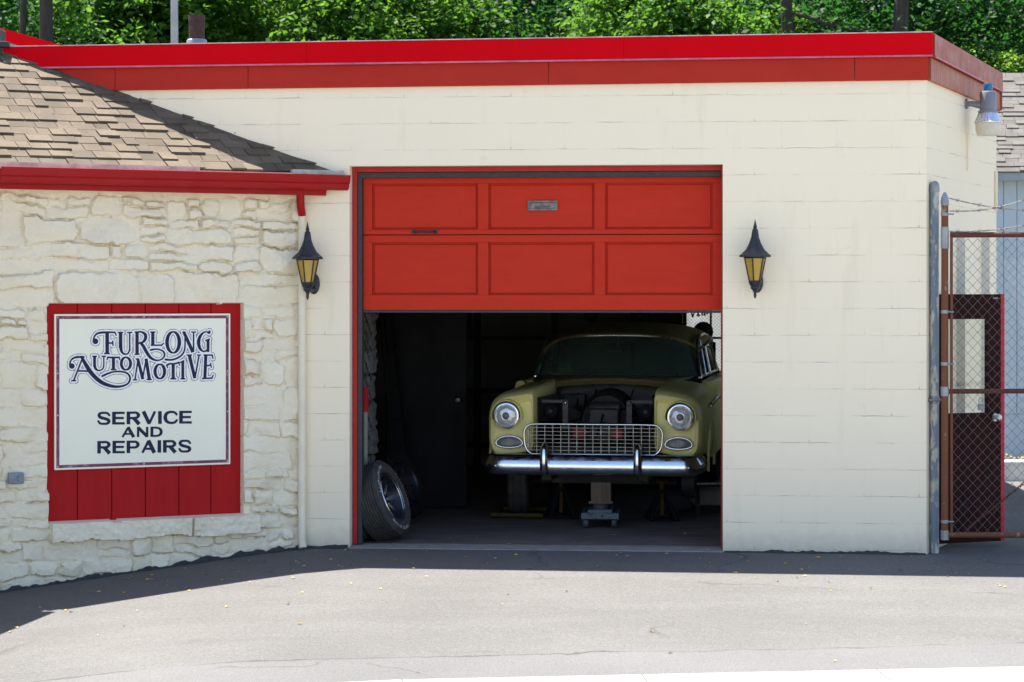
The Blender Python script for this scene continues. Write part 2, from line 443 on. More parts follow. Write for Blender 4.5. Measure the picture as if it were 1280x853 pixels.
M['galv'] = pmat('galvanised', (.33, .34, .36), (.24, .25, .27), 14, .45, .6)
M['mesh_pale'] = pmat('window_mesh', (.4, .42, .46), (.3, .32, .36), 12, .5, 0, 0)
M['wire'] = pmat('fence_wire', (.13, .13, .15), (.17, .14, .12), 10, .5, .5, 0)
M['brown_door'] = pmat('dark_brown_door', (.034, .008, .006), (.022, .007, .006), 5, .7, 0, .2, 50, stretch=(3, 3, .4))
M['red_edge'] = paint('red_door_edge', (.5, .012, .03), .5, None, scale=4)
def glass(name, col, rough=.03, trans=1.0, alpha=None):
    m, nt, b = nodes_of(name); v = coord(nt)
    b.inputs['Base Color'].default_value = (*col, 1); b.inputs['Transmission Weight'].default_value = trans; b.inputs['IOR'].default_value = 1.45
    r = ramp(nt, noise(nt, v, 7, 4), [(.3, g3(rough)), (.7, g3(rough*1.6+.01))]); nt.links.new(r.outputs[0], b.inputs['Roughness'])
    return m
def thin_glass(name, tint, gloss=.08):
    m = bpy.data.materials.new(name); m.use_nodes = True; nt = m.node_tree; nt.nodes.clear()
    out = nt.nodes.new('ShaderNodeOutputMaterial'); t = nt.nodes.new('ShaderNodeBsdfTransparent'); g = nt.nodes.new('ShaderNodeBsdfGlossy'); mx = nt.nodes.new('ShaderNodeMixShader')
    v = coord(nt); r = ramp(nt, noise(nt, v, 5, 4), [(.3, tint), (.7, tuple(x*.9 for x in tint))]); nt.links.new(r.outputs[0], t.inputs[0])
    g.inputs['Roughness'].default_value = .04
    fr = nt.nodes.new('ShaderNodeFresnel'); fr.inputs[0].default_value = 1.5
    nt.links.new(math_n(nt, 'ADD', fr.outputs[0], gloss-.04, True), mx.inputs[0])
    nt.links.new(t.outputs[0], mx.inputs[1]); nt.links.new(g.outputs[0], mx.inputs[2]); nt.links.new(mx.outputs[0], out.inputs[0]); return m
def add_veil(name, veil_col, amt):
    m = M[name]; nt = m.node_tree; out = [n for n in nt.nodes if n.type == 'OUTPUT_MATERIAL'][0]; old = out.inputs[0].links[0].from_socket
    d = nt.nodes.new('ShaderNodeBsdfDiffuse'); mx = nt.nodes.new('ShaderNodeMixShader'); d.inputs[0].default_value = (*veil_col, 1)
    nt.links.new(ramp(nt, noise(nt, coord(nt), 3, 5), [(.3, g3(amt*.6)), (.7, g3(amt))]).outputs[0], mx.inputs[0]); nt.links.new(old, mx.inputs[1]); nt.links.new(d.outputs[0], mx.inputs[2]); nt.links.new(mx.outputs[0], out.inputs[0])
M['pane'] = thin_glass('window_pane', (.86, .9, .88))
M['windshield'] = thin_glass('green_tinted_glass', (.30, .42, .40), .06)
add_veil('windshield', (.3, .5, .48), .22)  # teal veil mixed into the glass in place of reflected light
M['side_glass'] = thin_glass('pale_green_glass', (.55, .8, .72), .05)
M['siding_blue'] = pmat('pale_blue_siding', (.44, .53, .60), (.39, .48, .56), 2, .5, 0, .06)
M['white_low'] = pmat('white_low_wall', (.7, .66, .6), (.6, .56, .5), 5, .8)
M['grey_trim'] = pmat('grey_trim', (.3, .33, .36), (.26, .29, .32), 6, .6)
M['lamp_grey'] = pmat('lamp_housing', (.27, .27, .31), (.2, .2, .24), 9, .5, .3)
M['photocell'] = pmat('blue_photocell', (.02, .13, .27), (.03, .17, .33), 9, .35)
M['reflector'] = pmat('fluted_reflector', (.75, .76, .8), (.6, .62, .68), 25, .25, .75)
M['lens_cream'] = pmat('acrylic_lens', (.66, .62, .53), (.6, .56, .46), 20, .35, 0, .1)
M['vent_rust'] = paint('rusty_flue', (.06, .028, .022), .75, (.15, .08, .05), .6, scale=9)
M['flashing'] = pmat('lead_flashing', (.33, .34, .38), (.22, .23, .26), 10, .5, .5)
M['pole_grey'] = pmat('grey_pole', (.36, .37, .38), (.3, .3, .31), 6, .6)
def bark():
    m, nt, b = nodes_of('bark'); v = coord(nt, 'Object', (3, 3, .6))
    r = ramp(nt, noise(nt, v, 7, 7, .7), [(.3, (.014, .011, .009)), (.7, (.06, .05, .042))]); nt.links.new(r.outputs[0], b.inputs['Base Color'])
    b.inputs['Roughness'].default_value = .9; bump(nt, b, noise(nt, v, 12, 6, .7), .9, .03); return m
M['bark'] = bark()
def leafm(name, cols, tcol, tw=.42):
    m = bpy.data.materials.new(name); m.use_nodes = True; nt = m.node_tree; nt.nodes.clear()
    out = nt.nodes.new('ShaderNodeOutputMaterial'); d = nt.nodes.new('ShaderNodeBsdfPrincipled'); t = nt.nodes.new('ShaderNodeBsdfTranslucent'); mx = nt.nodes.new('ShaderNodeMixShader')
    a = nd(nt, 'ShaderNodeAttribute', attribute_name='var')
    r = ramp(nt, a.outputs['Fac'], [(0, cols[0]), (.5, cols[1]), (1, cols[2])]); nt.links.new(r.outputs[0], d.inputs['Base Color'])
    nz = noise(nt, coord(nt), 1.1, 3)
    tc = mixc(nt, ramp(nt, nz, [(.35, g3(0)), (.65, g3(1))]).outputs[0], tcol, tuple(x*.55 for x in tcol)); nt.links.new(tc, t.inputs[0])
    d.inputs['Roughness'].default_value = .55; d.inputs['Specular IOR Level'].default_value = .15
    mx.inputs[0].default_value = tw
    nt.links.new(d.outputs[0], mx.inputs[1]); nt.links.new(t.outputs[0], mx.inputs[2]); nt.links.new(mx.outputs[0], out.inputs[0]); return m
M['leaf'] = leafm('green_leaves', ((.022, .085, .012), (.045, .135, .018), (.08, .19, .026)), (.16, .34, .035), .47)
M['leaf_dark'] = leafm('dark_leaves', ((.010, .042, .010), (.02, .072, .016), (.034, .10, .022)), (.045, .18, .024), .4)
M['leaf_lime'] = leafm('lime_leaves', ((.06, .13, .02), (.09, .18, .03), (.12, .2, .04)), (.28, .5, .06), .5)
M['litter'] = pmat('dry_leaf', (.62, .42, .07), (.4, .22, .04), 30, .7)
M['grey_upright'] = pmat('grey_strip', (.62, .61, .54), (.57, .56, .5), 4, .7)
# garage and car
M['car_yellow'] = paint('faded_yellow_paint', (.94, .83, .34), .36, (.6, .48, .18), .76, spec=.35, scale=6)
M['car_yellow_shaded'] = paint('shaded_yellow_paint', (.24, .20, .085), .5, (.17, .14, .06), .7, scale=5)  # the yellow paint darkened: shade on roof and cowl put into the colour
M['chrome'] = pmat('chrome', (.84, .85, .88), (.74, .75, .78), 9, .17, 1, .012, 20)
M['chrome_dull'] = pmat('dull_chrome', (.62, .62, .62), (.45, .44, .42), 14, .3, 1, .08, 60)
M['grille_bar'] = pmat('grille_bar', (.33, .33, .32), (.2, .19, .18), 14, .35, 1, .05, 60)
M['rubber'] = pmat('tyre_rubber', (.032, .030, .029), (.055, .05, .046), 14, .75, 0, .3, 50)
M['engine_dark'] = pmat('engine_grime', (.035, .031, .033), (.02, .018, .019), 9, .6, .2, .4, 30)
M['engine_grey'] = pmat('bare_grey_metal', (.085, .075, .08), (.045, .04, .042), 8, .55, .3, .3, 40)
M['horn'] = pmat('horn_black', (.02, .02, .022), (.03, .03, .03), 9, .4, .3)
M['rag_red'] = pmat('red_part', (.35, .02, .02), (.25, .02, .02), 12, .6)
def headlens():
    m, nt, b = nodes_of('headlight_lens'); v = coord(nt)
    n = nd(nt, 'ShaderNodeTexVoronoi'); n.inputs['Scale'].default_value = 26; nt.links.new(v, n.inputs['Vector'])
    r = ramp(nt, n.outputs['Distance'], [(0, (1, .98, .94)), (1, (.86, .86, .86))]); nt.links.new(r.outputs[0], b.inputs['Base Color'])
    b.inputs['Metallic'].default_value = .45; b.inputs['Roughness'].default_value = .32
    bump(nt, b, n.outputs['Distance'], .5, .012); return m
M['headlens'] = headlens()
M['marker'] = pmat('parking_lens', (.25, .23, .24), (.15, .14, .15), 30, .25, 0, .3, 60)
M['ladder_dark'] = pmat('ladder_dark', (.012, .012, .013), None, 8, .8, 0, .1)
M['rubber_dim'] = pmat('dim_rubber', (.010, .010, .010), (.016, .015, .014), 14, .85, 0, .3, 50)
M['seat'] = pmat('dark_seat', (.02, .018, .018), (.03, .028, .026), 9, .8)
M['steel_dark'] = pmat('dark_steel_door', (.016, .017, .02), (.012, .012, .015), 3, .45, .2)
M['jack_blue'] = paint('jack_blue', (.09, .125, .15), .5, (.05, .04, .035), .55, scale=10)
M['stand_blue'] = paint('stand_blue', (.008, .011, .015), .7, (.03, .025, .02), .6, scale=10)
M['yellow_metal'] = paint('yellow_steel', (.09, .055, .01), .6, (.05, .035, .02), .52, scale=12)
M['old_wood'] = pmat('old_wood', (.15, .10, .06), (.08, .055, .035), 7, .8, 0, .3, 30, stretch=(4, 4, .5))
M['wheel_dark'] = pmat('wheel_dark', (.02, .024, .035), (.03, .033, .045), 9, .3, .5)
M['letter_white'] = pmat('tyre_lettering', (.55, .53, .48), (.4, .38, .34), 18, .7)
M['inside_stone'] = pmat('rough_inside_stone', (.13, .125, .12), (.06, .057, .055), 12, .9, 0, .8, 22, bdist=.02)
M['shelf_steel'] = pmat('shelf_steel', (.03, .029, .028), (.018, .017, .017), 6, .6)
M['box_card'] = pmat('cardboard', (.26, .19, .12), (.2, .14, .09), 6, .8)
M['pale_plastic'] = pmat('pale_plastic', (.25, .25, .24), (.18, .18, .17), 6, .5)
M['ball_brown'] = pmat('brown_ball', (.07, .05, .04), (.05, .036, .03), 7, .6)
M['outlet_grey'] = pmat('outlet_cover', (.2, .28, .36), (.16, .23, .3), 12, .4, .4)
M['brown_trim'] = pmat('window_trim', (.2, .15, .08), (.15, .11, .06), 8, .6)
M['glass_letters'] = pmat('dark_letters', (.03, .008, .012), (.05, .012, .015), 8, .5)

for n_, s_ in (('brown_door', .1), ('steel_dark', .05), ('ladder_dark', .05), ('rubber_dim', .05), ('stand_blue', .05), ('yellow_metal', .1), ('shelf_steel', .1)):
    p_ = [x for x in M[n_].node_tree.nodes if x.type == 'BSDF_PRINCIPLED'][0]; p_.inputs['Specular IOR Level'].default_value = s_; p_.inputs['Metallic'].default_value = 0

# ------------------------------------------------------------------ light, air and camera
world = bpy.data.worlds.new('World'); SC.world = world; world.use_nodes = True
wn = world.node_tree; bg = wn.nodes['Background']
SUN = Vector((-.195, .25, 1)).normalized(); EL = math.asin(SUN.z); AZ = math.atan2(SUN.x, SUN.y)
sky = wn.nodes.new('ShaderNodeTexSky'); sky.sky_type = 'NISHITA'; sky.sun_disc = False; sky.sun_elevation = EL; sky.sun_rotation = AZ
sky.air_density = 1.0; sky.dust_density = 1.0; sky.ozone_density = 1.0
wn.links.new(sky.outputs[0], bg.inputs[0]); bg.inputs[1].default_value = .088
sl = bpy.data.lights.new('sun', 'SUN'); sl.energy = 5.0; sl.angle = R(.55); sl.color = (1, .945, .86)
so = bpy.data.objects.new('sun', sl); COL.objects.link(so); so.location = (-3, 8, 20); so.rotation_euler = (-SUN).to_track_quat('-Z', 'Y').to_euler()
cam = bpy.data.cameras.new('camera'); co = bpy.data.objects.new('camera', cam); COL.objects.link(co)
cam.dof.use_dof = True; cam.dof.focus_distance = 16.8; cam.dof.aperture_fstop = 4.2
co.location = (0, CAMY, CAMZ); co.rotation_euler = (R(90), 0, 0)
cam.sensor_width = 36; cam.lens = 36*F_PX/1280; cam.shift_y = -(426.5-HY)/1280; cam.clip_end = 600; cam.clip_start = .1
SC.camera = co
SC.view_settings.view_transform = 'Standard'; SC.view_settings.look = 'None'; SC.view_settings.gamma = 1; SC.view_settings.use_curve_mapping = False
SC.view_settings.exposure = 1.83
SC.cycles.max_bounces = 8; SC.cycles.diffuse_bounces = 5; SC.cycles.transparent_max_bounces = 12
SC.cycles.sample_clamp_indirect = 6; SC.cycles.caustics_reflective = False; SC.cycles.caustics_refractive = False

# ------------------------------------------------------------------ ground
def gz(x, y):
    w = max(0.0, -y)
    d = max(0.0, -1.3-x); drop_ = .085*max(0, math.sqrt(d*d+.09)-.3) if x < -1.3 else 0
    return -.038*min(w, 6.6)-min(drop_, .55)*min(1, max(0, (1.5-y)/1.5))
def sheet(name, xs, ys, mat, dz=0.0, keep=None, kind='structure'):
    mb = MB(); nx = len(xs)
    for y in ys:
        for x in xs: mb.v.append((x, y, gz(x, y)+dz))
    for j in range(len(ys)-1):
        for i in range(nx-1):
            mb.f.append((j*nx+i, j*nx+i+1, (j+1)*nx+i+1, (j+1)*nx+i))
    o = mb.build(name, mat, smooth=40, fix=False); return tag(o, kind=kind)
def lin(a, b, s): n = max(1, round((b-a)/s)); return [a+(b-a)*i/n for i in range(n+1)]
far = [-260, -120, -60, -30]
sheet('ground', far+lin(-18, 18, 1.5)+[30, 60, 120, 260], [-260, -120, -60, -36]+lin(-24, 30, 1.5)+[60, 120, 260], 'earth', -.06)
# the pavement runs a few degrees off the wall line
PV = Frame(0, -4.58, R(5.6))
def pv_sheet(name, v0, v1, mat, dz, us, nv=3):
    mb = MB(); n = len(us)
    for j in range(nv+1):
        for u in us:
            p = PV.w(u, v0+(v1-v0)*j/nv); mb.v.append((p.x, p.y, gz(p.x, p.y)+dz))
    for j in range(nv):
        for i in range(n-1): mb.f.append((j*n+i, j*n+i+1, (j+1)*n+i+1, (j+1)*n+i))
    return mb.build(name, mat, smooth=40, fix=False)
mb = MB()
xs = lin(-9, 12, .3)
ys = lin(-7.0, 14, .3)
sheet('driveway', xs, [y for y in ys], 'asphalt', -.012)
tag(pv_sheet('street', -12, -2.0, 'street', -.004, lin(-40, 40, 1)), kind='structure')
# pavement slabs with real gaps between them
slab = MB()
SW = 1.31
u = at(805, 851, -4.65).x-12*SW
while u < 16:
    a, b_ = u+.006, u+SW-.006
    for (v0, v1) in ((-1.52, -.002),):
        q = []
        for (uu, vv) in ((a, v0), (b_, v0), (b_, v1), (a, v1)):
            p = PV.w(uu, vv); q.append((p.x, p.y, gz(p.x, p.y)+.004))
        q2 = [(x, y, z-.05) for x, y, z in q]
        slab.add(q+q2, [(0,1,2,3), (4,7,6,5), (0,4,5,1), (1,5,6,2), (2,6,7,3), (3,7,4,0)])
    u += SW
tag(slab.build('sidewalk', 'concrete'), kind='structure')
# ================================================================== the garage building
GA = Frame(0, 0, R(-4.7))
garage = thing('garage_building', 'cream painted block garage with red trimmed flat roof and a half open red overhead door', 'garage', (0,0,0), R(-4.7))
uR = GA.ray(1158, 500)[0]; uL = GA.ray(8, 60)[0]
oL, oR = GA.ray(437, 500)[0], GA.ray(903.5, 500)[0]
zH = 2.885; ZW = 3.62
T = .2
def wall_prism(mb, a, b, z0, z1, t=T, u0=0.0):
    """upright slab from a to b (local plan), thickness to the left of a->b; uv in metres"""
    a = Vector(a); b = Vector(b); d = (b-a); L = d.length; d.normalize(); n = Vector((-d.y, d.x))*t
    if mb.uv is None: mb.uv = []
    pts = [a, b, b+n, a+n]; us = [u0, u0+L, u0+L, u0]
    vs = [(p.x, p.y, z0) for p in pts]+[(p.x, p.y, z1) for p in pts]
    mb.uv += [(u_, z0-.012) for u_ in us]+[(u_, z1-.012) for u_ in us]
    mb.add(vs, [(3,2,1,0),(4,5,6,7),(0,1,5,4),(1,2,6,5),(2,3,7,6),(3,0,4,7)])
fw = MB()
wall_prism(fw, (uL, 0), (oL, 0), -.5, ZW, u0=uL)
wall_prism(fw, (oR, 0), (uR, 0), -.3, ZW, u0=oR)
wall_prism(fw, (oL, 0), (oR, 0), zH, ZW, u0=oL)
o = fw.build('front_wall', 'block', garage)
# the side wall leaves the corner at an angle, then the building turns straight back
A = GA.w(uR, 0)
dS = Vector((math.sin(R(24.5)), math.cos(R(24.5)), 0)); B = A+dS*2.47
Al, Bl = Vector((uR, 0)), Vector(GA.loc(B.x, B.y))
Cl = Vector((Bl.x-.25, 8.0)); Dl = Vector((uL, 8.0)); El = Vector((uL, 0))
sw = MB(); wall_prism(sw, Al+Vector((.0, .001)), Bl, -.3, ZW-.01, u0=0); sw.build('side_wall', 'block', garage)
rw = MB(); dr2 = (Cl-Bl).normalized(); nr2 = Vector((-dr2.y, dr2.x)); Lr = (Cl-Bl).length; ra, rb_ = .5, 3.3
P_ = lambda s: tuple(Bl+dr2*s)
for s0_, s1_, z0_, z1_ in ((0, ra, -.3, ZW-.02), (rb_, Lr, -.3, ZW-.02), (ra, rb_, -.3, .95), (ra, rb_, 2.4, ZW-.02)): wall_prism(rw, P_(s0_), P_(s1_), z0_, z1_, u0=s0_)
rw.build('rear_side_wall', 'block', garage)
sf_ = MB()  # unseen window, added for the light and reflections along the car's flank
for s_, e_, z0_, z1_ in ((ra, ra+.06, .95, 2.4), (rb_-.06, rb_, .95, 2.4), (ra+.06, rb_-.06, .95, 1.01), (ra+.06, rb_-.06, 2.34, 2.4), ((ra+rb_)/2-.03, (ra+rb_)/2+.03, 1.01, 2.34)):
    q_ = [Bl+dr2*(s_+.001)+nr2*.05, Bl+dr2*(e_-.001)+nr2*.05, Bl+dr2*(e_-.001)+nr2*.12, Bl+dr2*(s_+.001)+nr2*.12]
    sf_.add([(p.x, p.y, z0_+.001) for p in q_]+[(p.x, p.y, z1_-.001) for p in q_], [(3,2,1,0),(4,5,6,7),(0,1,5,4),(1,2,6,5),(2,3,7,6),(3,0,4,7)])
swn = sf_.build('side_window', 'brown_trim', garage)
a_, b2_ = Bl+dr2*(ra+.06)+nr2*.085, Bl+dr2*(rb_-.06)+nr2*.085
MB().add([(a_.x, a_.y, 1.01), (b2_.x, b2_.y, 1.01), (b2_.x, b2_.y, 2.34), (a_.x, a_.y, 2.34)], [(0,1,2,3)]).build('pane', 'pane', swn, fix=False)
lw = MB(); wall_prism(lw, Dl, El+Vector((0, .201)), -.5, ZW-.02, u0=0); lw.build('left_wall', 'block', garage)
# back wall with a window opening; the light seen over the car comes through it
wv = 7.8
wu0, wz0 = GA.ray(853, 510, wv); wu1, wz1 = GA.ray(960, 330, wv); wz0 = 1.0; wz1 = 2.3
bw = MB()
wall_prism(bw, (uL+.2, wv), (wu0, wv), -.1, ZW-.03); wall_prism(bw, (wu1, wv), (Cl.x-.2, wv), -.1, ZW-.03)
wall_prism(bw, (wu0, wv), (wu1, wv), -.1, wz0); wall_prism(bw, (wu0, wv), (wu1, wv), wz1, ZW-.03)
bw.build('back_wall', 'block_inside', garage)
wf = MB()
for a in ((wu0, wu0+.05, wz0, wz1), (wu1-.05, wu1, wz0, wz1), (wu0+.05, wu1-.05, wz0, wz0+.05), (wu0+.05, wu1-.05, wz1-.05, wz1)):
    wf.box(a[0]+.001, a[1]-.001, wv-.03, wv+.08, a[2]+.001, a[3]-.001)
win = wf.build('window', 'brown_trim', garage)
mu = MB()
for k in (1/3, 2/3): u_ = wu0+(wu1-wu0)*k; mu.box(u_-.012, u_+.012, wv+.05, wv+.075, wz0+.05, wz1-.05)
mu.box(wu0+.05, wu1-.05, wv+.052, wv+.073, 1.42, 1.445)
mu.build('muntin', 'brown_trim', win)
MB().add([(wu0+.05, wv+.06, wz0+.05), (wu1-.05, wv+.06, wz0+.05), (wu1-.05, wv+.06, wz1-.05), (wu0+.05, wv+.06, wz1-.05)], [(0,1,2,3)]).build('pane', 'pane', win, fix=False)
ms = MB(); p = .038; W_, H_ = wu1-wu0-.1, wz1-wz0-.1
k = -int(H_/p)
while k*p < W_:
    for sgn in (1, -1):
        x0 = k*p; pts = []
        t0 = max(0, -x0); t1 = min(H_, W_-x0)
        if t1 > t0:
            if sgn == 1: a, b_ = (x0+t0, t0), (x0+t1, t1)
            else: a, b_ = (x0+t0, H_-t0), (x0+t1, H_-t1)
            ms.tube([(wu0+.05+a[0], wv+.11+.004*sgn, wz0+.05+a[1]), (wu0+.05+b_[0], wv+.11+.004*sgn, wz0+.05+b_[1])], .0024, 4)
    k += 1
ms.build('wire_mesh', 'mesh_pale', win)
# dark slanting letter-like marks on the glass, seen from behind
lt = MB()
gx, gy, D = stroke_field([[(863,386,2.2),(866,397,2.2)],[(866,397,1.6),(869,386,1.6)],[(871,386,2.2),(874,396,2.2)],[(871,396,1.5),(875,386,1.5)],[(877,386,2.2),(878,395,2.4)],[(880,386,2.4),(881,395,2.4)],[(883,386,2.2),(884,393,2.4)]], 858, 890, 384, 400, .4)
for pl in field_faces(gx, gy, D):
    pts = [GA.ray(x, y, wv+.04) for x, y in pl]; lt.add([(u_, wv+.04, z_) for u_, z_ in pts], [tuple(range(len(pl)))])
lt.build('window_lettering', 'glass_letters', win)
# flat roof, ceiling
rf = MB(); poly = [(uL+.01, .02), (uR-.01, .02), (Bl.x-.02, Bl.y), (Cl.x-.02, 7.98), (uL+.01, 7.98)]
rf.prism(poly, lambda x, y: (x, y, ZW+.002), lambda x, y: (x, y, ZW+.10)); rf.build('roof', 'roofing', garage)
# fascia: a lower painted board and an upper metal cap with a rolled lip
def fascia(mb, a, b, zs, off, thick=.05):
    a = Vector(a); b = Vector(b); d = (b-a).normalized(); n = Vector((d.y, -d.x))
    (z0a, z1a), (z0b, z1b) = zs
    q = [a+n*off, b+n*off, b+n*(off-thick), a+n*(off-thick)]
    zz0 = [z0a, z0b, z0b, z0a]; zz1 = [z1a, z1b, z1b, z1a]
    mb.add([(p.x, p.y, z) for p, z in zip(q, zz0)]+[(p.x, p.y, z) for p, z in zip(q, zz1)], [(3,2,1,0),(4,5,6,7),(0,1,5,4),(1,2,6,5),(2,3,7,6),(3,0,4,7)])
zb0L, zb0R = 3.468, 3.502; zm0L, zm0R = 3.643, 3.677; zt0L, zt0R = 3.808, 3.850
zbB, zmB, ztB = 3.475, 3.625, 3.782
Fa, Fb = (uL, 0), (uR+.012, 0)
f_low = MB(); cuts = [uL]+[GA.ray(px, 100)[0] for px in (145, 311, 686, 1068)]+[uR+.012]
lerp = lambda a, b, u_: a+(b-a)*(u_-uL)/(uR-uL)
for a, b_ in zip(cuts[:-1], cuts[1:]):
    fascia(f_low, (a+.0015, 0), (b_-.0015, 0), ((lerp(zb0L, zb0R, a), lerp(zm0L, zm0R, a)-.004), (lerp(zb0L, zb0R, b_), lerp(zm0L, zm0R, b_)-.004)), .03)
f_low.build('fascia_board', 'band_red', garage, bevel=.003)
f_up = MB(); cuts = [uL-.01, GA.ray(385, 70)[0], GA.ray(780, 70)[0], uR+.04]
for a, b_ in zip(cuts[:-1], cuts[1:]):
    fascia(f_up, (a+.0006, 0), (b_-.0006, 0), ((lerp(zm0L, zm0R, a), lerp(zt0L, zt0R, a)), (lerp(zm0L, zm0R, b_), lerp(zt0L, zt0R, b_))), .055, .09)
cap = f_up.build('metal_cap', 'fascia_red', garage, bevel=.002)
lip = MB(); n1 = [(uL-.008, -.059, zm0L+.001), (uR+.04, -.059, zm0R+.001)]; lip.tube(n1, .008, 8); lip.build('rolled_lip', 'lip_pink', cap, smooth=50)
le = MB(); fascia(le, (uL-.01, 0), (uR+.04, 0), ((zt0L+.001, zt0L+.008), (zt0R+.001, zt0R+.008)), .058, .095); le.build('top_edge', 'cap_edge', cap)
s_low = MB(); fascia(s_low, Al+(Bl-Al)*.012, Bl, ((zb0R, zm0R-.004), (zbB, zmB-.004)), .03); s_low.build('side_fascia_board', 'band_reflect_tint', garage, bevel=.003)
s_up = MB(); fascia(s_up, Al+(Bl-Al)*.016, Bl, ((zm0R, zt0R), (zmB, ztB)), .055, .09); sc_ = s_up.build('side_metal_cap', 'cap_reflect_tint', garage, bevel=.002)
d2 = (Bl-Al).normalized(); n2 = Vector((d2.y, -d2.x))*.058; q1 = Al+d2*.05+n2; q2 = Bl+n2
lip = MB(); lip.tube([(q1.x, q1.y, zm0R), (q2.x, q2.y, zmB)], .007, 8); lip.build('rolled_lip', 'lip_pink', sc_, smooth=50)
lb = MB(); fascia(lb, Bl, Cl, ((zbB, ztB), (zbB-.03, ztB-.03)), .05); lb.build('rear_fascia', 'cap_reflect_tint', garage)
lb = MB(); fascia(lb, Dl, El+Vector((0, .06)), ((zb0L, zt0L-.02), (zb0L, zt0L-.02)), .05); lb.build('left_fascia', 'fascia_red', garage)
# conduits down the side wall
for s, z0, z1, r in ((1.33, 2.9, 3.2, .006), (2.40, 2.62, 2.95, .014)):
    p = Al+d2*s+Vector((d2.y, -d2.x))*.012; cd = MB(); cd.tube([(p.x, p.y, z0), (p.x, p.y, z1)], r, 6); cd.build('conduit', 'downspout', garage, smooth=50)
for s in (1.02, 1.92):  # grey upright strips standing proud of the side wall
    p = Al+d2*s+Vector((d2.y, -d2.x))*.02; cd = MB(); cd.box(p.x-.035, p.x+.035, p.y-.03, p.y+.03, -.1, 2.4); cd.build('upright_strip', 'grey_upright', garage)
# tar along the foot of the wall: a ragged seal
def ragged(fr, u0, u1, name, parent, v=-.004, h=.03, amp=.03, zfun=None, seed=1):
    mb = MB(); n = max(8, int((u1-u0)/.025)); rs = np.random.default_rng(seed)
    k1 = np.convolve(rs.uniform(0, 1, n+9), np.ones(4)/4, 'same'); k2 = np.convolve(rs.uniform(0, 1, n+9), np.ones(4)/4, 'same')
    vs = []
    for i in range(n+1):
        u_ = u0+(u1-u0)*i/n; b_ = zfun(u_); hh = h*.25+amp*max(0, k1[i]-.35)*1.6; ww = .015+.07*max(0, k2[i]-.3)
        p0 = fr.w(u_, v, b_+hh); p1 = fr.w(u_, v-.012, b_+.012); p2 = fr.w(u_, v-ww, b_+.001)
        vs += [p0, p1, p2, fr.w(u_, v+.01, b_-.05)]
    fs = []
    for i in range(n):
        for j in range(3): fs.append((i*4+j, i*4+j+1, i*4+4+j+1, i*4+4+j)) if j < 2 else None
    mb.add(vs, fs); return mb.build(name, 'tar', parent, world=True, fix=True)
zG = lambda fr: (lambda u_: gz(fr.w(u_, -.03).x, fr.w(u_, -.03).y)-.012)
ragged(GA, oR+.01, uR-.005, 'tar_seal', garage, zfun=zG(GA), seed=3)
ragged(GA, GA.ray(378, 680)[0], oL-.01, 'tar_seal', garage, zfun=zG(GA), seed=4)
# floor slab with a pale worn threshold
fl = MB(); inner = [(oL-.9, .205), (oR+1.2, .205), (oR+2.0, 7.79), (oL-1.6, 7.79)]
fl.prism(inner, lambda x, y: tuple(GA.w(x, y, -.15)), lambda x, y: tuple(GA.w(x, y, 0.0))); tag(fl.build('garage_floor', 'inside_floor'), kind='structure')
fl = MB(); fl.prism([(oL+.002, -.035), (oR-.002, -.035), (oR-.002, .2045), (oL+.002, .2045)], lambda x, y: tuple(GA.w(x, y, -.15)), lambda x, y: tuple(GA.w(x, y, -.002+min(0, y)*.2)))
fl.build('threshold', 'kerb', garage, world=True, bevel=.006)
# door frame and the half raised overhead door
jm = MB(); jL = GA.ray(446.3, 300, .12)[0]; jw = jL-oL
jm.box(oL+.001, oL+jw, .12, .2, 0, zH-.001); jm.box(oR-.012, oR-.001, .06, .2, 0, zH-.001); jm.box(oL+jw, oR-.012, .12, .2, zH-.04, zH-.002)
jf = jm.build('door_frame', 'jamb_red', garage, bevel=.004)
wsx = MB(); l2 = GA.ray(453.5, 300, .2)[0]; r2 = GA.ray(901.5, 300, .2)[0]
wsx.box(oL+jw+.001, l2+.005, .13, .22, 0.002, zH-.042); wsx.box(oL+jw+.001, oR-.013, .131, .22, zH-.085, zH-.042)
wsx.build('weather_strip', 'charcoal', jf, bevel=.004)
VD = .175
zt = GA.ray(680, 215, VD)[1]; zs_ = GA.ray(680, 293.5, VD)[1]; zb = GA.ray(680, 388, VD)[1]
door = MB()
for z0, z1 in ((zs_+.0025, zt+.1), (zb, zs_-.0025)): door.box(l2+.006, r2+.008, VD+.034, VD+.055, z0, z1)
dr = door.build('overhead_door', 'door_red', garage)
cols = [(465, 597.5), (610.5, 743), (756.5, 891)]
rows = [((229, 287), zt+.09, zs_+.003), ((303, 369), zs_-.003, zb+.001)]
rails = MB(); pan = MB()
for (ya, yb), ztop, zbot in rows:
    za, zb_ = GA.ray(680, ya, VD)[1], GA.ray(680, yb, VD)[1]
    cs = [(GA.ray(a, 300, VD)[0], GA.ray(b_, 300, VD)[0]) for a, b_ in cols]
    rails.box(l2+.0065, r2+.0075, VD, VD+.0345, za, ztop); rails.box(l2+.0065, r2+.0075, VD, VD+.0345, zbot, zb_)
    edges = [l2+.0065]+[x for c in cs for x in c]+[r2+.0075]
    for k in range(0, len(edges), 2): rails.box(edges[k], edges[k+1], VD+.001, VD+.0345, zb_-.0005, za+.0005)
    for a, b_ in cs: pan.box(a+.016, b_-.016, VD+.022, VD+.0342, zb_+.016, za-.016)
rails.build('door_rails', 'door_red', dr, bevel=.003); pan.build('door_panels', 'door_red', dr, bevel=.004)
bs = MB(); bs.box(l2+.006, r2+.008, VD-.004, VD+.05, zb-.02, zb-.001); bs.build('bottom_seal', 'charcoal', dr, bevel=.004)
hd = MB(); hu, hz = GA.ray(531, 290, VD)
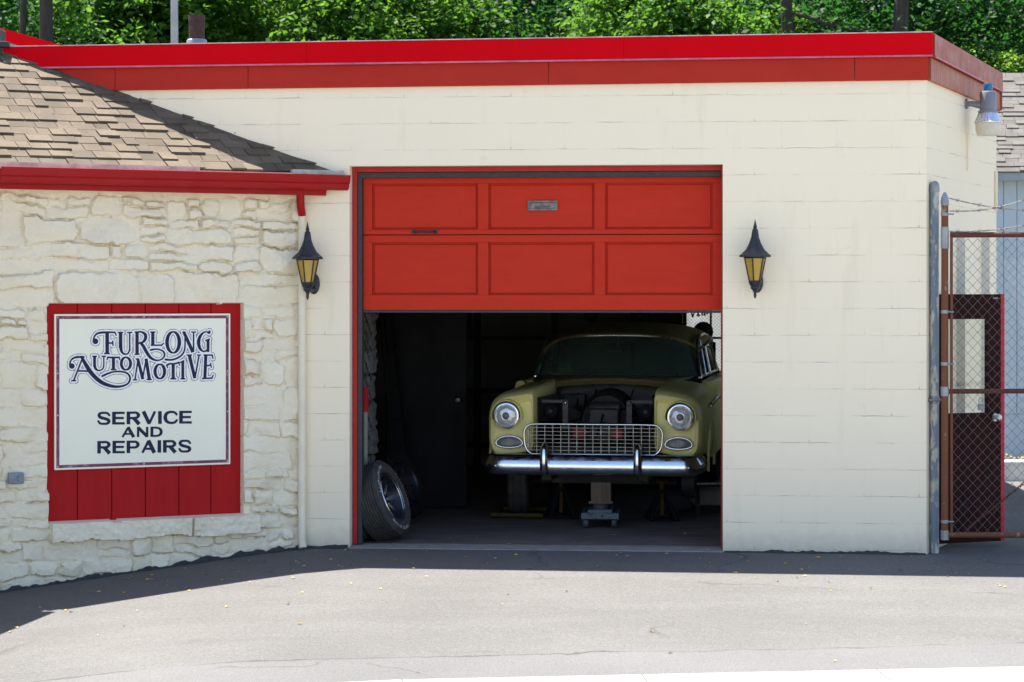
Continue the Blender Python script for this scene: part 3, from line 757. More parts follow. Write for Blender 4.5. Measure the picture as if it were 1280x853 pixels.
hd.tube([(hu-.082, VD-.002, hz), (hu-.07, VD-.03, hz), (hu+.07, VD-.03, hz), (hu+.082, VD-.002, hz)], .009, 8)
for s in (-1, 1): hd.box(hu+s*.085-.018, hu+s*.085+.018, VD-.006, VD-.0005, hz-.014, hz+.014)
hd.build('handle', 'black_iron', dr, smooth=40)
su, sz = GA.ray(678, 257, VD); ml = MB()
V0 = VD+.0215
for a in ((-.115, .115, .022, .038), (-.115, .115, -.038, -.022), (-.115, -.095, -.022, .022), (.095, .115, -.022, .022)): ml.box(su+a[0], su+a[1], V0-.014, V0, sz+a[2], sz+a[3])
ml.box(su-.095, su+.095, V0-.009, V0-.001, sz-.021, sz+.021); ml.tube([(su-.06, V0-.014, sz-.008), (su+.06, V0-.014, sz-.008)], .005, 6)
ml.build('mail_slot', 'slot_metal', dr, bevel=.002)
for u_ in (l2-.035, r2+.04): tk = MB(); tk.box(u_-.02, u_+.02, VD+.06, VD+.10, .0, 2.7); tk.build('door_track', 'slot_metal', garage)

# ================================================================== the stone faced office in front of it
OFo = (-1.63, .134); OF = Frame(*OFo, R(25))
office = thing('office_building', 'low cream painted rubble stone office with shingled roof and red gutter', 'building', (*OFo, 0), R(25))
gapL, _ = OF.ray(-14, 400)
W0, W1, Z0, Z1 = -2.62, .0, -.45, 2.78
st_ = .0095
nu = int((W1-W0)/st_); nz = int((Z1-Z0)/st_)
Ug, Zg = np.meshgrid(np.linspace(W0, W1, nu+1), np.linspace(Z0, Z1, nz+1))
rs = random.Random(11)
def stones():
    out = []; z = Z0
    while z < Z1:
        h = rs.choice([.07, .085, .1, .12, .15, .2, .26]); h = min(h, Z1-z+.01)
        if 1.78 < z < 2.1 and h < .2: h = .27
        u_ = W0-rs.uniform(0, .2)
        while u_ < W1:
            wd = rs.uniform(.10, .42) if h < .16 else rs.uniform(.16, .62)
            r_ = rs.random()
            if h > .13 and r_ < .45:
                k = rs.uniform(.35, .65); out += [(u_, u_+wd, z, z+h*k), (u_, u_+wd, z+h*k, z+h)]
                if rs.random() < .4:
                    a = out.pop(); m_ = u_+wd*rs.uniform(.35, .65); out += [(a[0], m_, a[2], a[3]), (m_, a[1], a[2], a[3])]
            elif h > .18 and r_ < .62:
                out += [(u_, u_+wd, z, z+h/3), (u_, u_+wd, z+h/3, z+h*.68), (u_, u_+wd, z+h*.68, z+h)]
            else: out.append((u_, u_+wd, z, z+h))
            u_ += wd
        z += h
    return out
Uw = Ug+.045*vnoise(Ug+9, Zg+9, 4, 3)+.018*vnoise(Ug+5, Zg+5, 16, 8)
Zw = Zg+.055*vnoise(Ug+3, Zg+7, 2.6, 21)+.02*vnoise(Ug+2, Zg+1, 15, 31)
H = np.zeros_like(Ug); J = np.ones_like(Ug)
for (a, b_, c, d) in stones():
    amp = rs.choice([.003, .010, .019, .030, .044]); tu, tz = rs.uniform(-.12, .12), rs.uniform(-.2, .2); rd = min(b_-a, d-c)*rs.uniform(.12, .42)
    m_ = (Uw > a-.01) & (Uw < b_+.01) & (Zw > c-.01) & (Zw < d+.01)
    if not m_.any(): continue
    uu, zz = Uw[m_], Zw[m_]
    qx = np.abs(uu-(a+b_)/2)-(b_-a)/2+rd; qz = np.abs(zz-(c+d)/2)-(d-c)/2+rd
    sd = -(np.hypot(np.maximum(qx, 0), np.maximum(qz, 0))+np.minimum(np.maximum(qx, qz), 0)-rd)-.004
    k = np.clip(sd/.008, 0, 1); k = k*k*(3-2*k)
    uc, zc0 = (a+b_)/2, (c+d)/2; pl = np.full_like(uu, 9.0)
    for _ in range(5):
        an = rs.uniform(0, 6.283); st0 = rs.uniform(.05, .38); off = rs.uniform(.15, .55)*min(b_-a, d-c)
        pl = np.minimum(pl, -st0*((uu-uc)*math.cos(an)+(zz-zc0)*math.sin(an)-off*.35))
    pl = np.clip(pl, -.03, .004)
    hh = k*np.maximum(amp+.008+tu*.6*(uu-uc)+tz*.6*(zz-zc0)+pl*(.25+amp*22), .001)
    H[m_] = np.maximum(H[m_], hh); J[m_] = np.minimum(J[m_], 1-np.clip(sd/.008, 0, 1))
H += .012*vnoise(Ug, Zg, 8, 41, 6)+.008*np.abs(vnoise(Ug, Zg, 20, 51, 5))-.004*np.abs(vnoise(Ug+4, Zg, 44, 57, 3))
# the board filled opening, ragged at its left side, with a projecting sill
def pz(px, py): return OF.ray(px, py, .03)
pTL, pTR, pBR, pBL = pz(57, 380), pz(303, 378), pz(304, 642), pz(58, 654)
edgeL = pTL[0]+.012*vnoise(Ug*0+1, Zg, 9, 61, 3)+.012
zTop = pTL[1]+.004*vnoise(Ug, Zg*0, 6, 3, 3); zBot = (pBL[1]+pBR[1])/2+.006*vnoise(Ug, Zg*0, 8, 5, 3)
inO = (Ug > edgeL) & (Ug < pTR[0]) & (Zg > zBot) & (Zg < zTop)
sill = (Ug > pBL[0]+.02) & (Ug < pBR[0]+.10) & (Zg <= zBot) & (Zg > zBot-.135-.02*vnoise(Ug, Zg*0, 7, 71, 3))
js = np.abs(Ug-(pBL[0]+.88*(pBR[0]-pBL[0])*.82)) < .006
H = np.where(sill, np.where(js, .02, .066+.026*vnoise(Ug, Zg, 7, 81, 5)+.012*np.abs(vnoise(Ug, Zg, 24, 83, 4))), H); J = np.where(sill, .15, J)
V = -H; V = np.where(inO, .10, V)
nj, ni = Ug.shape
mb = MB()
mb.v = list(zip(Ug.ravel().tolist(), V.ravel().tolist(), Zg.ravel().tolist()))
idx = np.arange(nj*ni).reshape(nj, ni)
q = np.stack([idx[:-1,:-1], idx[:-1,1:], idx[1:,1:], idx[1:,:-1]], -1).reshape(-1, 4)
mb.f = [tuple(r) for r in q.tolist()]
sw_ = mb.build('stone_wall', 'stone', office, fix=False, smooth=32)
ja = sw_.data.attributes.new('joint', 'FLOAT', 'POINT'); ja.data.foreach_set('value', np.clip(J, 0, 1).ravel().astype(np.float32))
core = MB(); core.box(W0, -.02, .1, 3.0, -.45, 2.62); 
bp = MB(); nb = 6; y0, y1 = .075, .095
bx0, bx1 = pTL[0]-.03, pTR[0]+.02
jpx = [57, 97, 140, 182, 224, 264, 304]; us = [OF.ray(px, 600, .055)[0] for px in jpx]; us[0] -= .05; us[-1] += .012
for a, b_ in zip(us[:-1], us[1:]): bp.box(a+.003, b_-.003, .062, .078, zBot.min()-.01, zTop.max()+.01)
bp.box(us[0], us[-1], .0785, .085, zBot.min()-.01, zTop.max()+.01)
bp.build('board_panel', 'panel_red', office, bevel=.003)
# plain walls of the office and of the wing that turns towards the street, beyond the frame
WGd = Vector((-.30, -.954, 0)).normalized(); Lc = Vector((-3.56, -1.23, 0))
bk = MB()
pts = [OF.w(W0, .085), OF.w(-.0, .085)]
# roof planes
e1 = Vector((-math.cos(R(25)), -math.sin(R(25)), 0)); n1_ = Vector((-math.sin(R(25)), math.cos(R(25)), 0))
P1 = Vector((-1.386, .114, 0)); ZE = 2.838; SL = .755
P1 = P1-n1_*.02
# eave corner where the wing starts, on the eave line
n2_ = Vector((WGd.y, -WGd.x, 0))      # up-slope direction of the wing roof
if n2_.x > 0: n2_ = -n2_
tL = 2.60
EC = P1+e1*tL
def roof_z(p): return ZE+SL*max((p-P1).dot(n1_), 0)
def shingles(O, along, up, length0, length1, rows, slope, exp_, mat, name, parent, clips, seed=0, tab=.32, ze=ZE):
    """tabbed shingles as thin wedges on a plane starting at eave point O, then cut by upright planes"""
    mb = MB(); mb.var = []; rs_ = random.Random(seed); c = math.cos(math.atan(slope)); s_ = math.sin(math.atan(slope))
    upv = Vector((up.x*c, up.y*c, s_)); nv = Vector((-up.x*s_, -up.y*s_, c))
    O = Vector((O.x, O.y, ze))
    mb.add([O+along*length0-nv*.012, O+along*length1-nv*.012, O+along*length1+upv*(rows*exp_)-nv*.012, O+along*length0+upv*(rows*exp_)-nv*.012], [(0,1,2,3)], .3)
    for r in range(rows):
        a = length0+rs_.uniform(-.3, 0)
        while a < length1:
            w_ = tab*rs_.uniform(.55, 1.25); th = rs_.choice([.005, .007, .016, .019]) if tab < .34 else rs_.choice([.01, .016, .022]); g_ = .0022
            s0 = r*exp_-rs_.choice([0, 0, .004, .008]); s1 = s0+exp_*1.25
            base = [O+along*(a+g_)+upv*s0, O+along*(a+w_-g_)+upv*s0, O+along*(a+w_-g_+.02)+upv*s1, O+along*(a+g_+.02)+upv*s1]
            top = [base[0]+nv*th, base[1]+nv*th, base[2]+nv*.003, base[3]+nv*.003]
            mb.add(base+top, [(4,5,6,7), (0,1,5,4), (1,2,6,5), (3,0,4,7)], rs_.random())
            a += w_
    o_ = mb.build(name, mat, parent, world=True, fix=False)
    bm = bmesh.new(); bm.from_mesh(o_.data); inv = matrix_of(o_).inverted()
    for (p, n) in clips:
        co_ = inv @ Vector(p); no = (inv.to_3x3() @ Vector(n)).normalized()
        bmesh.ops.bisect_plane(bm, geom=bm.verts[:]+bm.edges[:]+bm.faces[:], plane_co=co_, plane_no=no, clear_outer=True)
    bm.to_mesh(o_.data); bm.free(); return o_
gn = GA.w(0, 1)-GA.w(0, 0); gp = GA.w(0, -.004)
vd = (n1_+n2_); vd.z = 0; vd.normalize(); vnrm = Vector((vd.y, -vd.x, 0))
if vnrm.dot(e1) < 0: vnrm = -vnrm            # points to the wing side of the valley
roof = shingles(P1, e1, n1_, -1.2, tL+1.9, 22, SL, .098, 'shingle', 'roof', office, [(gp, gn), (EC, vnrm)], 5, .165)
roof2 = shingles(EC, WGd, n2_, -2.2, 3.0, 20, SL, .098, 'shingle', 'wing_roof', office, [(EC, -vnrm), (gp, gn)], 6)
# fascia, drip edge and gutter along the eave
gutR = 0
def eave_pt(t, out, z): p = P1+e1*t-n1_*out; return Vector((p.x, p.y, z))
# right end of the gutter where the photo ends it
te = min(np.linspace(-1.0, .6, 400), key=lambda t: abs(CX+F_PX*eave_pt(t, .13, 0).x/(eave_pt(t, .13, 0).y-CAMY)-436.5))
te2 = min(np.linspace(-1.0, .6, 400), key=lambda t: abs(CX+F_PX*eave_pt(t, .02, 0).x/(eave_pt(t, .02, 0).y-CAMY)-408))
prof = [(.012, -.01), (.012, -.115), (.07, -.115), (.095, -.10), (.102, -.072), (.118, -.06), (.128, -.03), (.135, -.004), (.118, -.002), (.112, -.03), (.09, -.06), (.08, -.095), (.03, -.10), (.022, -.012)]
zg = 2.815
def run_gutter(fn, t0, t1): 
    mb = MB(); secs = []
    for t in (t0, t1): secs.append([fn(t, o_, zg+z_) for o_, z_ in prof])
    return mb.loft(secs)
gm = run_gutter(eave_pt, te, tL-.09)
gw = lambda t, out, z: Vector(((EC+WGd*t-n2_*out).x, (EC+WGd*t-n2_*out).y, z))
gm.loft([[gw(t, o_, zg+z_) for o_, z_ in prof] for t in (.09, 3.0)])
ca = [eave_pt(te-.001, o_, zg+z_) for o_, z_ in prof[:8]]; cb = [eave_pt(te-.012, o_, zg+z_) for o_, z_ in prof[:8]]
gm.loft([ca, cb])
gut = gm.build('gutter', 'gutter_red', office, world=True, smooth=30)
fb = MB()
def slab_e(mb, t0, t1, o0, o1, z0, z1):
    mb.add([eave_pt(t0,o1,z0), eave_pt(t1,o1,z0), eave_pt(t1,o0,z0), eave_pt(t0,o0,z0), eave_pt(t0,o1,z1), eave_pt(t1,o1,z1), eave_pt(t1,o0,z1), eave_pt(t0,o0,z1)], [(3,2,1,0),(4,5,6,7),(0,1,5,4),(1,2,6,5),(2,3,7,6),(3,0,4,7)])
slab_e(fb, te2, tL, -.03, .010, zg-.155, zg-.008); fb.build('eave_board', 'gutter_red', office, world=True)
sfm = MB(); slab_e(sfm, te2+.02, tL, -.14, -.031, zg-.12, zg-.09); sfm.build('soffit', 'downspout', office, world=True)
# pale drip edge broken into pieces along the shingle foot
dp = MB(); rs3 = random.Random(4)
t_ = te+.02
while t_ < tL:
    w_ = rs3.uniform(.25, .9); hh_ = rs3.choice([.034, .030, .036, .008]); slab_e(dp, t_, min(t_+w_, tL), .0, .075, zg-.012, zg+hh_); t_ += w_+.003
dp.build('drip_edge', 'drip_white', office, world=True)
# downspout: a red elbow, then a cream pipe down the corner
du, dz_ = GA.ray(377.5, 260, -.05)
dsp = MB(); pb = GA.w(du, -.05); pt = Vector((eave_pt(te2+.28, .07, 0).x, eave_pt(te2+.28, .07, 0).y, 0))
zgb = gz(pb.x, pb.y)
top_ = GA.w(GA.ray(375.5, 250, -.12)[0], -.12)
dsp.tube([(top_.x, top_.y, zg-.118), (top_.x, top_.y, zg-.19), (top_.x*.8+pb.x*.2, top_.y*.85+pb.y*.15, zg-.235), (pb.x, pb.y, zg-.30)], .031, 12)
dd = dsp.build('downspout', 'gutter_red', office, world=True, smooth=50)
pp = MB(); pp.tube([(pb.x, pb.y, zg-.27), (pb.x, pb.y, zgb+.06), (pb.x+.01, pb.y-.02, zgb+.0)], .029, 12)
for z in (.75, 1.9): pp.tube([(pb.x, pb.y, z), (pb.x, pb.y, z+.03)], .033, 12)
pp.build('lower_pipe', 'downspout', dd, world=True, smooth=50)
# hidden office body: closes the corner with the garage and carries the wing
ob = MB()
c0 = OF.w(-.001, .09); c1 = OF.w(W0+.01, .09); g0 = GA.w(GA.loc(c0.x, c0.y)[0], -.006)
corner_ = MB()
ce = OF.w(0, -.01); gl = GA.w(GA.loc(ce.x, ce.y)[0]+.0, -.003)
corner_.add([Vector((ce.x, ce.y, -.3)), Vector((gl.x, gl.y, -.3)), Vector((gl.x, gl.y, 2.7)), Vector((ce.x, ce.y, 2.7))], [(0,1,2,3)])
corner_.build('corner_return', 'stone', office, world=True, fix=False)
wgi = EC+n2_*.22-WGd*.0   # wing wall foot line
poly = [OF.w(W0+.02, .3), wgi+WGd*-.2, wgi+WGd*2.8, wgi+WGd*2.8+n2_*3.2, wgi-WGd*2.2+n2_*3.2, GA.w(uL+.1, -.01), GA.w(GA.loc(c0.x, c0.y)[0]-.2, -.01)]
wp = [wgi+WGd*-.05, wgi+WGd*2.8, wgi+WGd*2.8+n2_*3.2, wgi-WGd*.05+n2_*3.2]
wing = MB(); wing.prism([(p.x, p.y) for p in wp], lambda x, y: (x, y, -.8), lambda x, y: (x, y, 2.72)); wing.build('wing_wall', 'stone', office, world=True)
ragged(OF, -2.5, -.01, 'tar_seal', office, v=-.03, amp=.05, zfun=lambda u_: gz(OF.w(u_, -.05).x, OF.w(u_, -.05).y)-.012, seed=6)

# small cover plate on the stone
ou, oz = OF.ray(20, 598, -.035); ot = thing('outlet_cover', 'small blue grey outlet box on the cream stone wall left of the red boards', 'outlet', OF.w(ou, -.035, oz), R(25))
b_ = MB(); b_.box(-.055, .055, -.02, .03, -.04, .04); b_.build('plate', 'outlet_grey', ot, bevel=.006)
b_ = MB()
for s in (-1, 1): b_.box(s*.025-.018, s*.025+.018, -.028, -.021, -.028, .028)
b_.build('flap', 'lamp_grey', ot, bevel=.003)

# ================================================================== painted sign
VS = .036
def sp(px, py, v=VS): u_, z_ = OF.ray(px, py, v); return (u_, v, z_)
cn = [sp(68, 393), sp(288, 392.5), sp(288, 581), sp(68, 588)]
sgx = thing('shop_sign', 'white painted shop sign with purple border and navy lettering on the red boards', 'sign', OF.w(cn[0][0], VS, cn[3][2]), R(25))
def sgn_local(v):      # office-local -> sign-local
    return (v[0]-cn[0][0], v[1]-VS, v[2]-cn[3][2])
u0, u1 = cn[0][0], cn[1][0]; zt_, zb_ = (cn[0][2]+cn[1][2])/2, (cn[2][2]+cn[3][2])/2
bd = MB(); bd.box(0, u1-u0, 0, .020, 0, zt_-zb_); bd.build('board', 'sign_white', sgx, bevel=.003)
pb_ = MB(); m1, m2 = .014, .036; Wd, Hd = u1-u0, zt_-zb_
for a in ((m1, Wd-m1, m1, m2), (m1, Wd-m1, Hd-m2, Hd-m1), (m1, m2, m2, Hd-m2), (Wd-m2, Wd-m1, m2, Hd-m2)): pb_.box(a[0], a[1], -.0015, .0, a[2], a[3])
pb_.build('border', 'sign_purple', sgx)
for x in (m1+.01, Wd/2, Wd-m1-.01):
    for z in (m1+.01, Hd-m1-.01): scw = MB(); scw.lathe([(0, -.004), (.006, -.003), (.007, 0)], 8, Matrix.Translation((x, -.002, z)) @ Matrix.Rotation(R(-90), 4, 'X')); scw.build('screw', 'screw', sgx)
for z in (Hd*.35, Hd*.62):
    for x in (m1+.01, Wd-m1-.01): scw = MB(); scw.lathe([(0, -.004), (.006, -.003), (.007, 0)], 8, Matrix.Translation((x, -.002, z)) @ Matrix.Rotation(R(-90), 4, 'X')); scw.build('screw', 'screw', sgx)

L = []
L += [[(250,172,42),(250.5,172,42),(251,172,42)], [(238,168,14),(240,140,10),(262,112,12),(300,102,15),(345,100,13),(408,100,10)], [(404,98,9),(418,126,7)], [(345,100,26),(345,268,26)], [(345,186,10),(388,186,10)], [(388,168,9),(392,208,7)], [(322,270,9),(366,270,9)]]
L += [[(452,100,25),(452,225,25)], [(453,215,24),(458,246,20),(472,268,14),(494,275,10),(514,266,9),(524,240,9)], [(525,250,9),(525,102,9)], [(430,101,8),(472,101,8)], [(505,101,8),(544,101,8)]]
L += [[(584,98,24),(584,275,24)], [(575,98,9),(615,97,12),(645,112,20),(653,140,23),(640,170,18),(612,186,10),(590,188,9)], [(608,182,12),(632,208,22),(660,258,23),(690,300,20),(728,322,13),(765,322,9),(793,305,10),(804,278,12),(790,250,11),(752,236,9),(718,236,11),(692,242,12)], [(565,98,8),(590,98,8)], [(564,276,8),(604,276,8)]]
L += [[(710,100,23),(710,204,23)], [(695,203,9),(780,203,9)], [(776,207,10),(798,186,7)], [(690,98,8),(730,98,8)]]
L += [[(873+49*math.sin(t), 180-84*math.cos(t), 9+17*abs(math.sin(t))) for t in np.linspace(0, 2*math.pi, 21)]]
L += [[(968,100,9),(968,205,9)], [(968,195,9),(964,240,10),(945,278,11),(910,304,12),(862,320,12),(812,318,14)], [(958,98,22),(1030,258,24)], [(1036,100,9),(1036,256,9)], [(1018,98,8),(1054,98,8)], [(948,98,8),(970,98,8)]]
L += [[(1164,92,13),(1160,104,16),(1140,96,9),(1112,104,12),(1086,138,21),(1076,182,25),(1086,226,20),(1108,250,11),(1130,250,10),(1148,238,10)], [(1152,158,22),(1152,256,18)], [(1130,168,8),(1166,152,8)]]
L += [[(62,370,40),(62.5,370,40),(63,370,40)], [(48,362,14),(50,335,10),(72,308,12),(108,298,15),(158,297,12)], [(150,300,10),(78,484,10)], [(58,487,9),(96,487,9)], [(140,297,18),(182,372,29),(232,442,30),(300,500,28),(380,530,22),(450,533,15),(508,512,12),(528,470,13),(508,430,12),(455,414,11),(395,416,11),(345,432,13),(306,450,14)], [(108,408,11),(208,411,11)]]
L += [[(244,292,20),(244,372,20)], [(245,366,19),(252,390,17),(270,404,11),(292,403,9),(312,388,8),(318,362,8)], [(318,372,8),(318,292,8)], [(226,292,8),(262,292,8)], [(302,292,8),(334,292,8)]]
L += [[(346,301,11),(444,301,11)], [(349,298,8),(344,322,6)], [(441,298,8),(446,322,6)], [(395,300,22),(395,396,22)], [(374,398,9),(418,398,9)]]
L += [[(495+37*math.sin(t), 350-50*math.cos(t), 9+12*abs(math.sin(t))) for t in np.linspace(0, 2*math.pi, 19)]]
L += [[(592,314,9),(567,480,9)], [(590,314,20),(630,474,22)], [(628,474,9),(656,316,9)], [(656,312,22),(682,474,23)], [(552,480,8),(584,480,8)], [(662,478,8),(700,478,8)], [(574,313,8),(598,313,8)]]
L += [[(766+38*math.sin(t), 413-57*math.cos(t), 9+14*abs(math.sin(t))) for t in np.linspace(0, 2*math.pi, 19)]]
L += [[(822,364,13),(846,352,11),(880,352,11),(920,342,12)], [(822,360,8),(828,386,6)], [(918,338,9),(924,366,6)], [(873,354,22),(873,470,22)], [(852,472,9),(896,472,9)]]
L += [[(950,330,20),(950,472,20)], [(930,342,8),(960,326,8)], [(932,472,9),(968,472,9)]]
L += [[(1002,284,24),(1046,466,22)], [(1080,284,9),(1047,466,10)], [(980,282,8),(1022,282,8)], [(1064,282,8),(1094,282,8)]]
L += [[(1134,282,22),(1126,470,22)], [(1116,282,9),(1186,282,9)], [(1183,278,9),(1192,312,6)], [(1130,370,9),(1174,362,9)], [(1172,346,8),(1178,384,6)], [(1104,470,9),(1184,466,10)], [(1180,472,10),(1194,440,6)]]
gx, gy, D = stroke_field(L, 0, 1280, 40, 600, 2.2)
def letters(name, field, mat, conv, dep):
    mb = MB(); vmap = {}
    for pl in field_faces(gx, gy, field):
        ids = []
        for x, y in pl:
            k = (round(x, 2), round(y, 2))
            if k not in vmap:
                p = sgn_local(sp(*conv(x, y))); vmap[k] = len(mb.v); mb.v.append((p[0], -dep, p[2]))
            ids.append(vmap[k])
        ids = [a for n, a in enumerate(ids) if a != ids[n-1]]
        if len(ids) > 2: mb.f.append(tuple(ids))
    return mb.build(name, mat, sgx, fix=False)
cv = lambda x, y: (80+x/6.4, 400+y/6.4)
letters('letter_halo', D-14, 'sign_halo', cv, .0008)
letters('letter_outline', np.maximum(D-18.5, 13.5-D), 'sign_outline', cv, .0014)
letters('fancy_lettering', D-1.6, 'sign_navy', cv, .0020)
G = {'S': (.95, [[(.93,.24,.13),(.78,.08,.13),(.5,.05,.13),(.2,.09,.15),(.10,.27,.2),(.25,.43,.2),(.55,.52,.19),(.84,.62,.2),(.9,.77,.2),(.76,.92,.15),(.45,.95,.13),(.18,.91,.13),(.05,.74,.13)]]),
 'E': (.9, [[(.1,0,.24),(.1,1,.24)], [(.1,.07,.14),(1,.07,.14)], [(.1,.49,.14),(.92,.49,.14)], [(.1,.93,.14),(1,.93,.14)]]),
 'R': (1.0, [[(.1,0,.24),(.1,1,.24)], [(.05,.07,.14),(.4,.07,.14),(.72,.08,.15),(.88,.28,.22),(.72,.49,.15),(.4,.51,.14),(.1,.51,.14)], [(.5,.5,.24),(.92,1,.26)]]),
 'V': (1.0, [[(.06,0,.26),(.5,.98,.22)], [(.94,0,.15),(.5,.98,.15)]]),
 'I': (.24, [[(.5,0,.24),(.5,1,.24)]]),
 'C': (1.0, [[(.96,.26,.13),(.82,.1,.14),(.55,.05,.14),(.25,.13,.18),(.1,.36,.23),(.1,.64,.23),(.25,.87,.18),(.55,.95,.14),(.82,.9,.14),(.97,.73,.13)]]),
 'A': (1.05, [[(.5,.02,.16),(.05,1,.15)], [(.5,.0,.26),(.93,1,.27)], [(.25,.68,.13),(.78,.68,.13)]]),
 'N': (.95, [[(.1,0,.18),(.1,1,.18)], [(.12,.05,.26),(.88,.95,.26)], [(.9,0,.18),(.9,1,.18)]]),
 'D': (.95, [[(.1,0,.24),(.1,1,.24)], [(.05,.07,.14),(.45,.07,.14),(.75,.15,.17),(.9,.36,.23),(.9,.64,.23),(.75,.85,.17),(.45,.93,.14),(.05,.93,.14)]]),
 'P': (.95, [[(.1,0,.24),(.1,1,.24)], [(.05,.07,.14),(.42,.07,.14),(.75,.09,.15),(.9,.3,.22),(.75,.52,.15),(.42,.55,.14),(.1,.55,.14)]])}
def line_of(word, x0, x1, y0, y1, tilt):
    h = y1-y0; gap = .21; tw = sum(G[c][0]*1.0 for c in word); k = (x1-x0)/(tw+gap*(len(word)-1)); out = []; x = x0
    for c in word:
        w_, sts = G[c]
        for s in sts:
            out.append([(x+(a if c != 'I' else .5)*w_*k, y0+b*h-(x-x0)*tilt, d*h*(1.05)) for a, b, d in s])
        x += (w_+gap)*k
    return out
L2 = line_of('SERVICE', 226, 548, 428, 470, .014)+line_of('AND', 309, 447, 480, 513, .012)+line_of('REPAIRS', 226, 546, 528, 569, .014)
gx, gy, D = stroke_field(L2, 215, 560, 410, 585, .75)
letters('plain_lettering', D-1.0, 'sign_navy', lambda x, y: (40+x/2.75, 360+y/2.752), .0020)
# ================================================================== wall lanterns
def make_lantern(label):
    t = thing('wall_lantern', label, 'lantern', group='black wall lanterns beside the garage door')
    # z = 0 is the roof brim; lantern axis stands off the wall, which is at y = 0
    ax, ay = -.02, -.165
    T0 = Matrix.Translation((ax, ay, 0))
    prof = [(.0, .27), (.004, .25), (.012, .215), (.016, .205), (.010, .198), (.020, .19), (.024, .17), (.030, .13), (.043, .085), (.066, .04), (.098, .008), (.116, -.002), (.117, -.014), (.108, -.016), (.075, -.010), (.0, -.008)]
    mb = MB()
    n = 48; vs = []
    for r, h in prof:
        for j in range(n):
            th = 2*math.pi*j/n; k = 1+(.055*math.cos(12*th) if .03 < r < .11 else 0)*(1 if h > -.001 else 0)
            vs.append((ax+r*k*math.cos(th), ay+r*k*math.sin(th), h))
    fs = [(i*n+j, i*n+(j+1) % n, (i+1)*n+(j+1) % n, (i+1)*n+j) for i in range(len(prof)-1) for j in range(n)]
    mb.add(vs, fs); mb.build('lamp_roof', 'black_iron', t, smooth=40)
    hexp = lambda r, z, k: (ax+r*math.cos(math.pi/3*k+.26), ay+r*math.sin(math.pi/3*k+.26), z)
    fr = MB(); rt, rb, zt, zb = .082, .044, -.014, -.195
    for k in range(6):
        fr.tube([hexp(rt, zt, k), hexp(rb, zb, k)], .0055, 6)
        fr.tube([hexp(rt, zt-.006, k), hexp(rt, zt-.006, k+1)], .006, 6); fr.tube([hexp(rb, zb, k), hexp(rb, zb, k+1)], .007, 6)
    fr.lathe([(0, -.189), (.045, -.19), (.048, -.205), (.040, -.222), (.032, -.232), (.034, -.245), (.018, -.262), (.010, -.285), (.011, -.30), (.006, -.318), (0, -.322)], 20, T0)
    fr.build('lamp_frame', 'black_iron', t, smooth=35)
    for k in range(6):
        g = MB(); a, b, c, d = (Vector(hexp(rt-.005, zt-.006, k)), Vector(hexp(rt-.005, zt-.006, k+1)), Vector(hexp(rb-.004, zb, k+1)), Vector(hexp(rb-.004, zb, k)))
        g.add([a, b, c, d], [(0,1,2,3)]); g.build('lamp_pane', 'amber', t, solid=.002, fix=False)
    arm = MB(); arm.lathe([(0, .0), (.045, .002), (.062, .012), (.064, .020), (.058, .026)], 28, Matrix.Translation((.0, -.0, -.20)) @ Matrix.Rotation(R(90), 4, 'X') @ Matrix.Diagonal((.72, 1.25, -1.0, 1)) @ Matrix.Translation((0, 0, -.026)))
    arm.tube([(0, -.02, -.235), (-.005, -.08, -.25), (-.015, -.13, -.235), (ax, ay, -.215)], [.016, .014, .014, .02], 10)
    arm.build('wall_bracket', 'black_iron', t, smooth=40)
    return t
lan = make_lantern('black wall lantern with amber panes beside the cream downspout, left of the garage door')
lan2 = copy_tree(lan); lan2['label'] = 'black wall lantern with amber panes on the blank block wall right of the garage door'
for o, px, py in ((lan, 392, 322), (lan2, 946.5, 319.5)):
    u_, z_ = GA.ray(px, py, -.02); p = GA.w(u_, -.001); o.location = (p.x, p.y, z_); o.rotation_euler = (0, 0, R(-4.7))

# ================================================================== yard light on the side wall
pS = lambda s, out, z: Vector((A.x+dS.x*s+dS.y*out, A.y+dS.y*s-dS.x*out, z))
s0 = 1.30; zc = 3.375
base = pS(s0, 0, zc); hc = pS(s0+.02, .175, zc)
yl = thing('security_light', 'grey yard light with a blue cap on the side wall under the red roof edge', 'light', tuple(base))
mb = MB(); T0 = Matrix.Translation(hc-Vector((0,0,0)))
mb.lathe([(0, .155), (.06, .15), (.066, .14), (.066, .0), (.078, -.005), (.078, -.018), (.0, -.018)], 28, T0); mb.build('housing', 'lamp_grey', yl, world=True, smooth=40)
mb = MB(); mb.lathe([(0, .215), (.034, .212), (.038, .2), (.036, .152), (0, .15)], 20, T0); mb.build('photocell', 'photocell', yl, world=True, smooth=40)
mb = MB(); n = 60; pr = [(.072, -.018), (.085, -.045), (.102, -.09), (.109, -.094), (.107, -.1), (.092, -.09)]
vs = [(hc.x+r*(1+.02*(j % 2))*math.cos(2*math.pi*j/n), hc.y+r*(1+.02*(j % 2))*math.sin(2*math.pi*j/n), hc.z+h) for r, h in pr for j in range(n)]
mb.add(vs, [(i*n+j, i*n+(j+1) % n, (i+1)*n+(j+1) % n, (i+1)*n+j) for i in range(len(pr)-1) for j in range(n)]); mb.build('reflector', 'reflector', yl, world=True)
mb = MB(); mb.lathe([(.102, -.092), (.097, -.16), (.086, -.2), (.0, -.205)], 28, T0); mb.build('lens', 'lens_cream', yl, world=True, smooth=40)
mb = MB(); mb.tube([base+Vector((0,0,.055)), pS(s0, .05, zc+.055), pS(s0+.01, .14, zc+.035)], [.018, .024, .030], 10); mb.tube([pS(s0, -.0, zc+.055), pS(s0, .018, zc+.055)], .04, 14)
mb.build('arm', 'lamp_grey', yl, world=True, smooth=45)

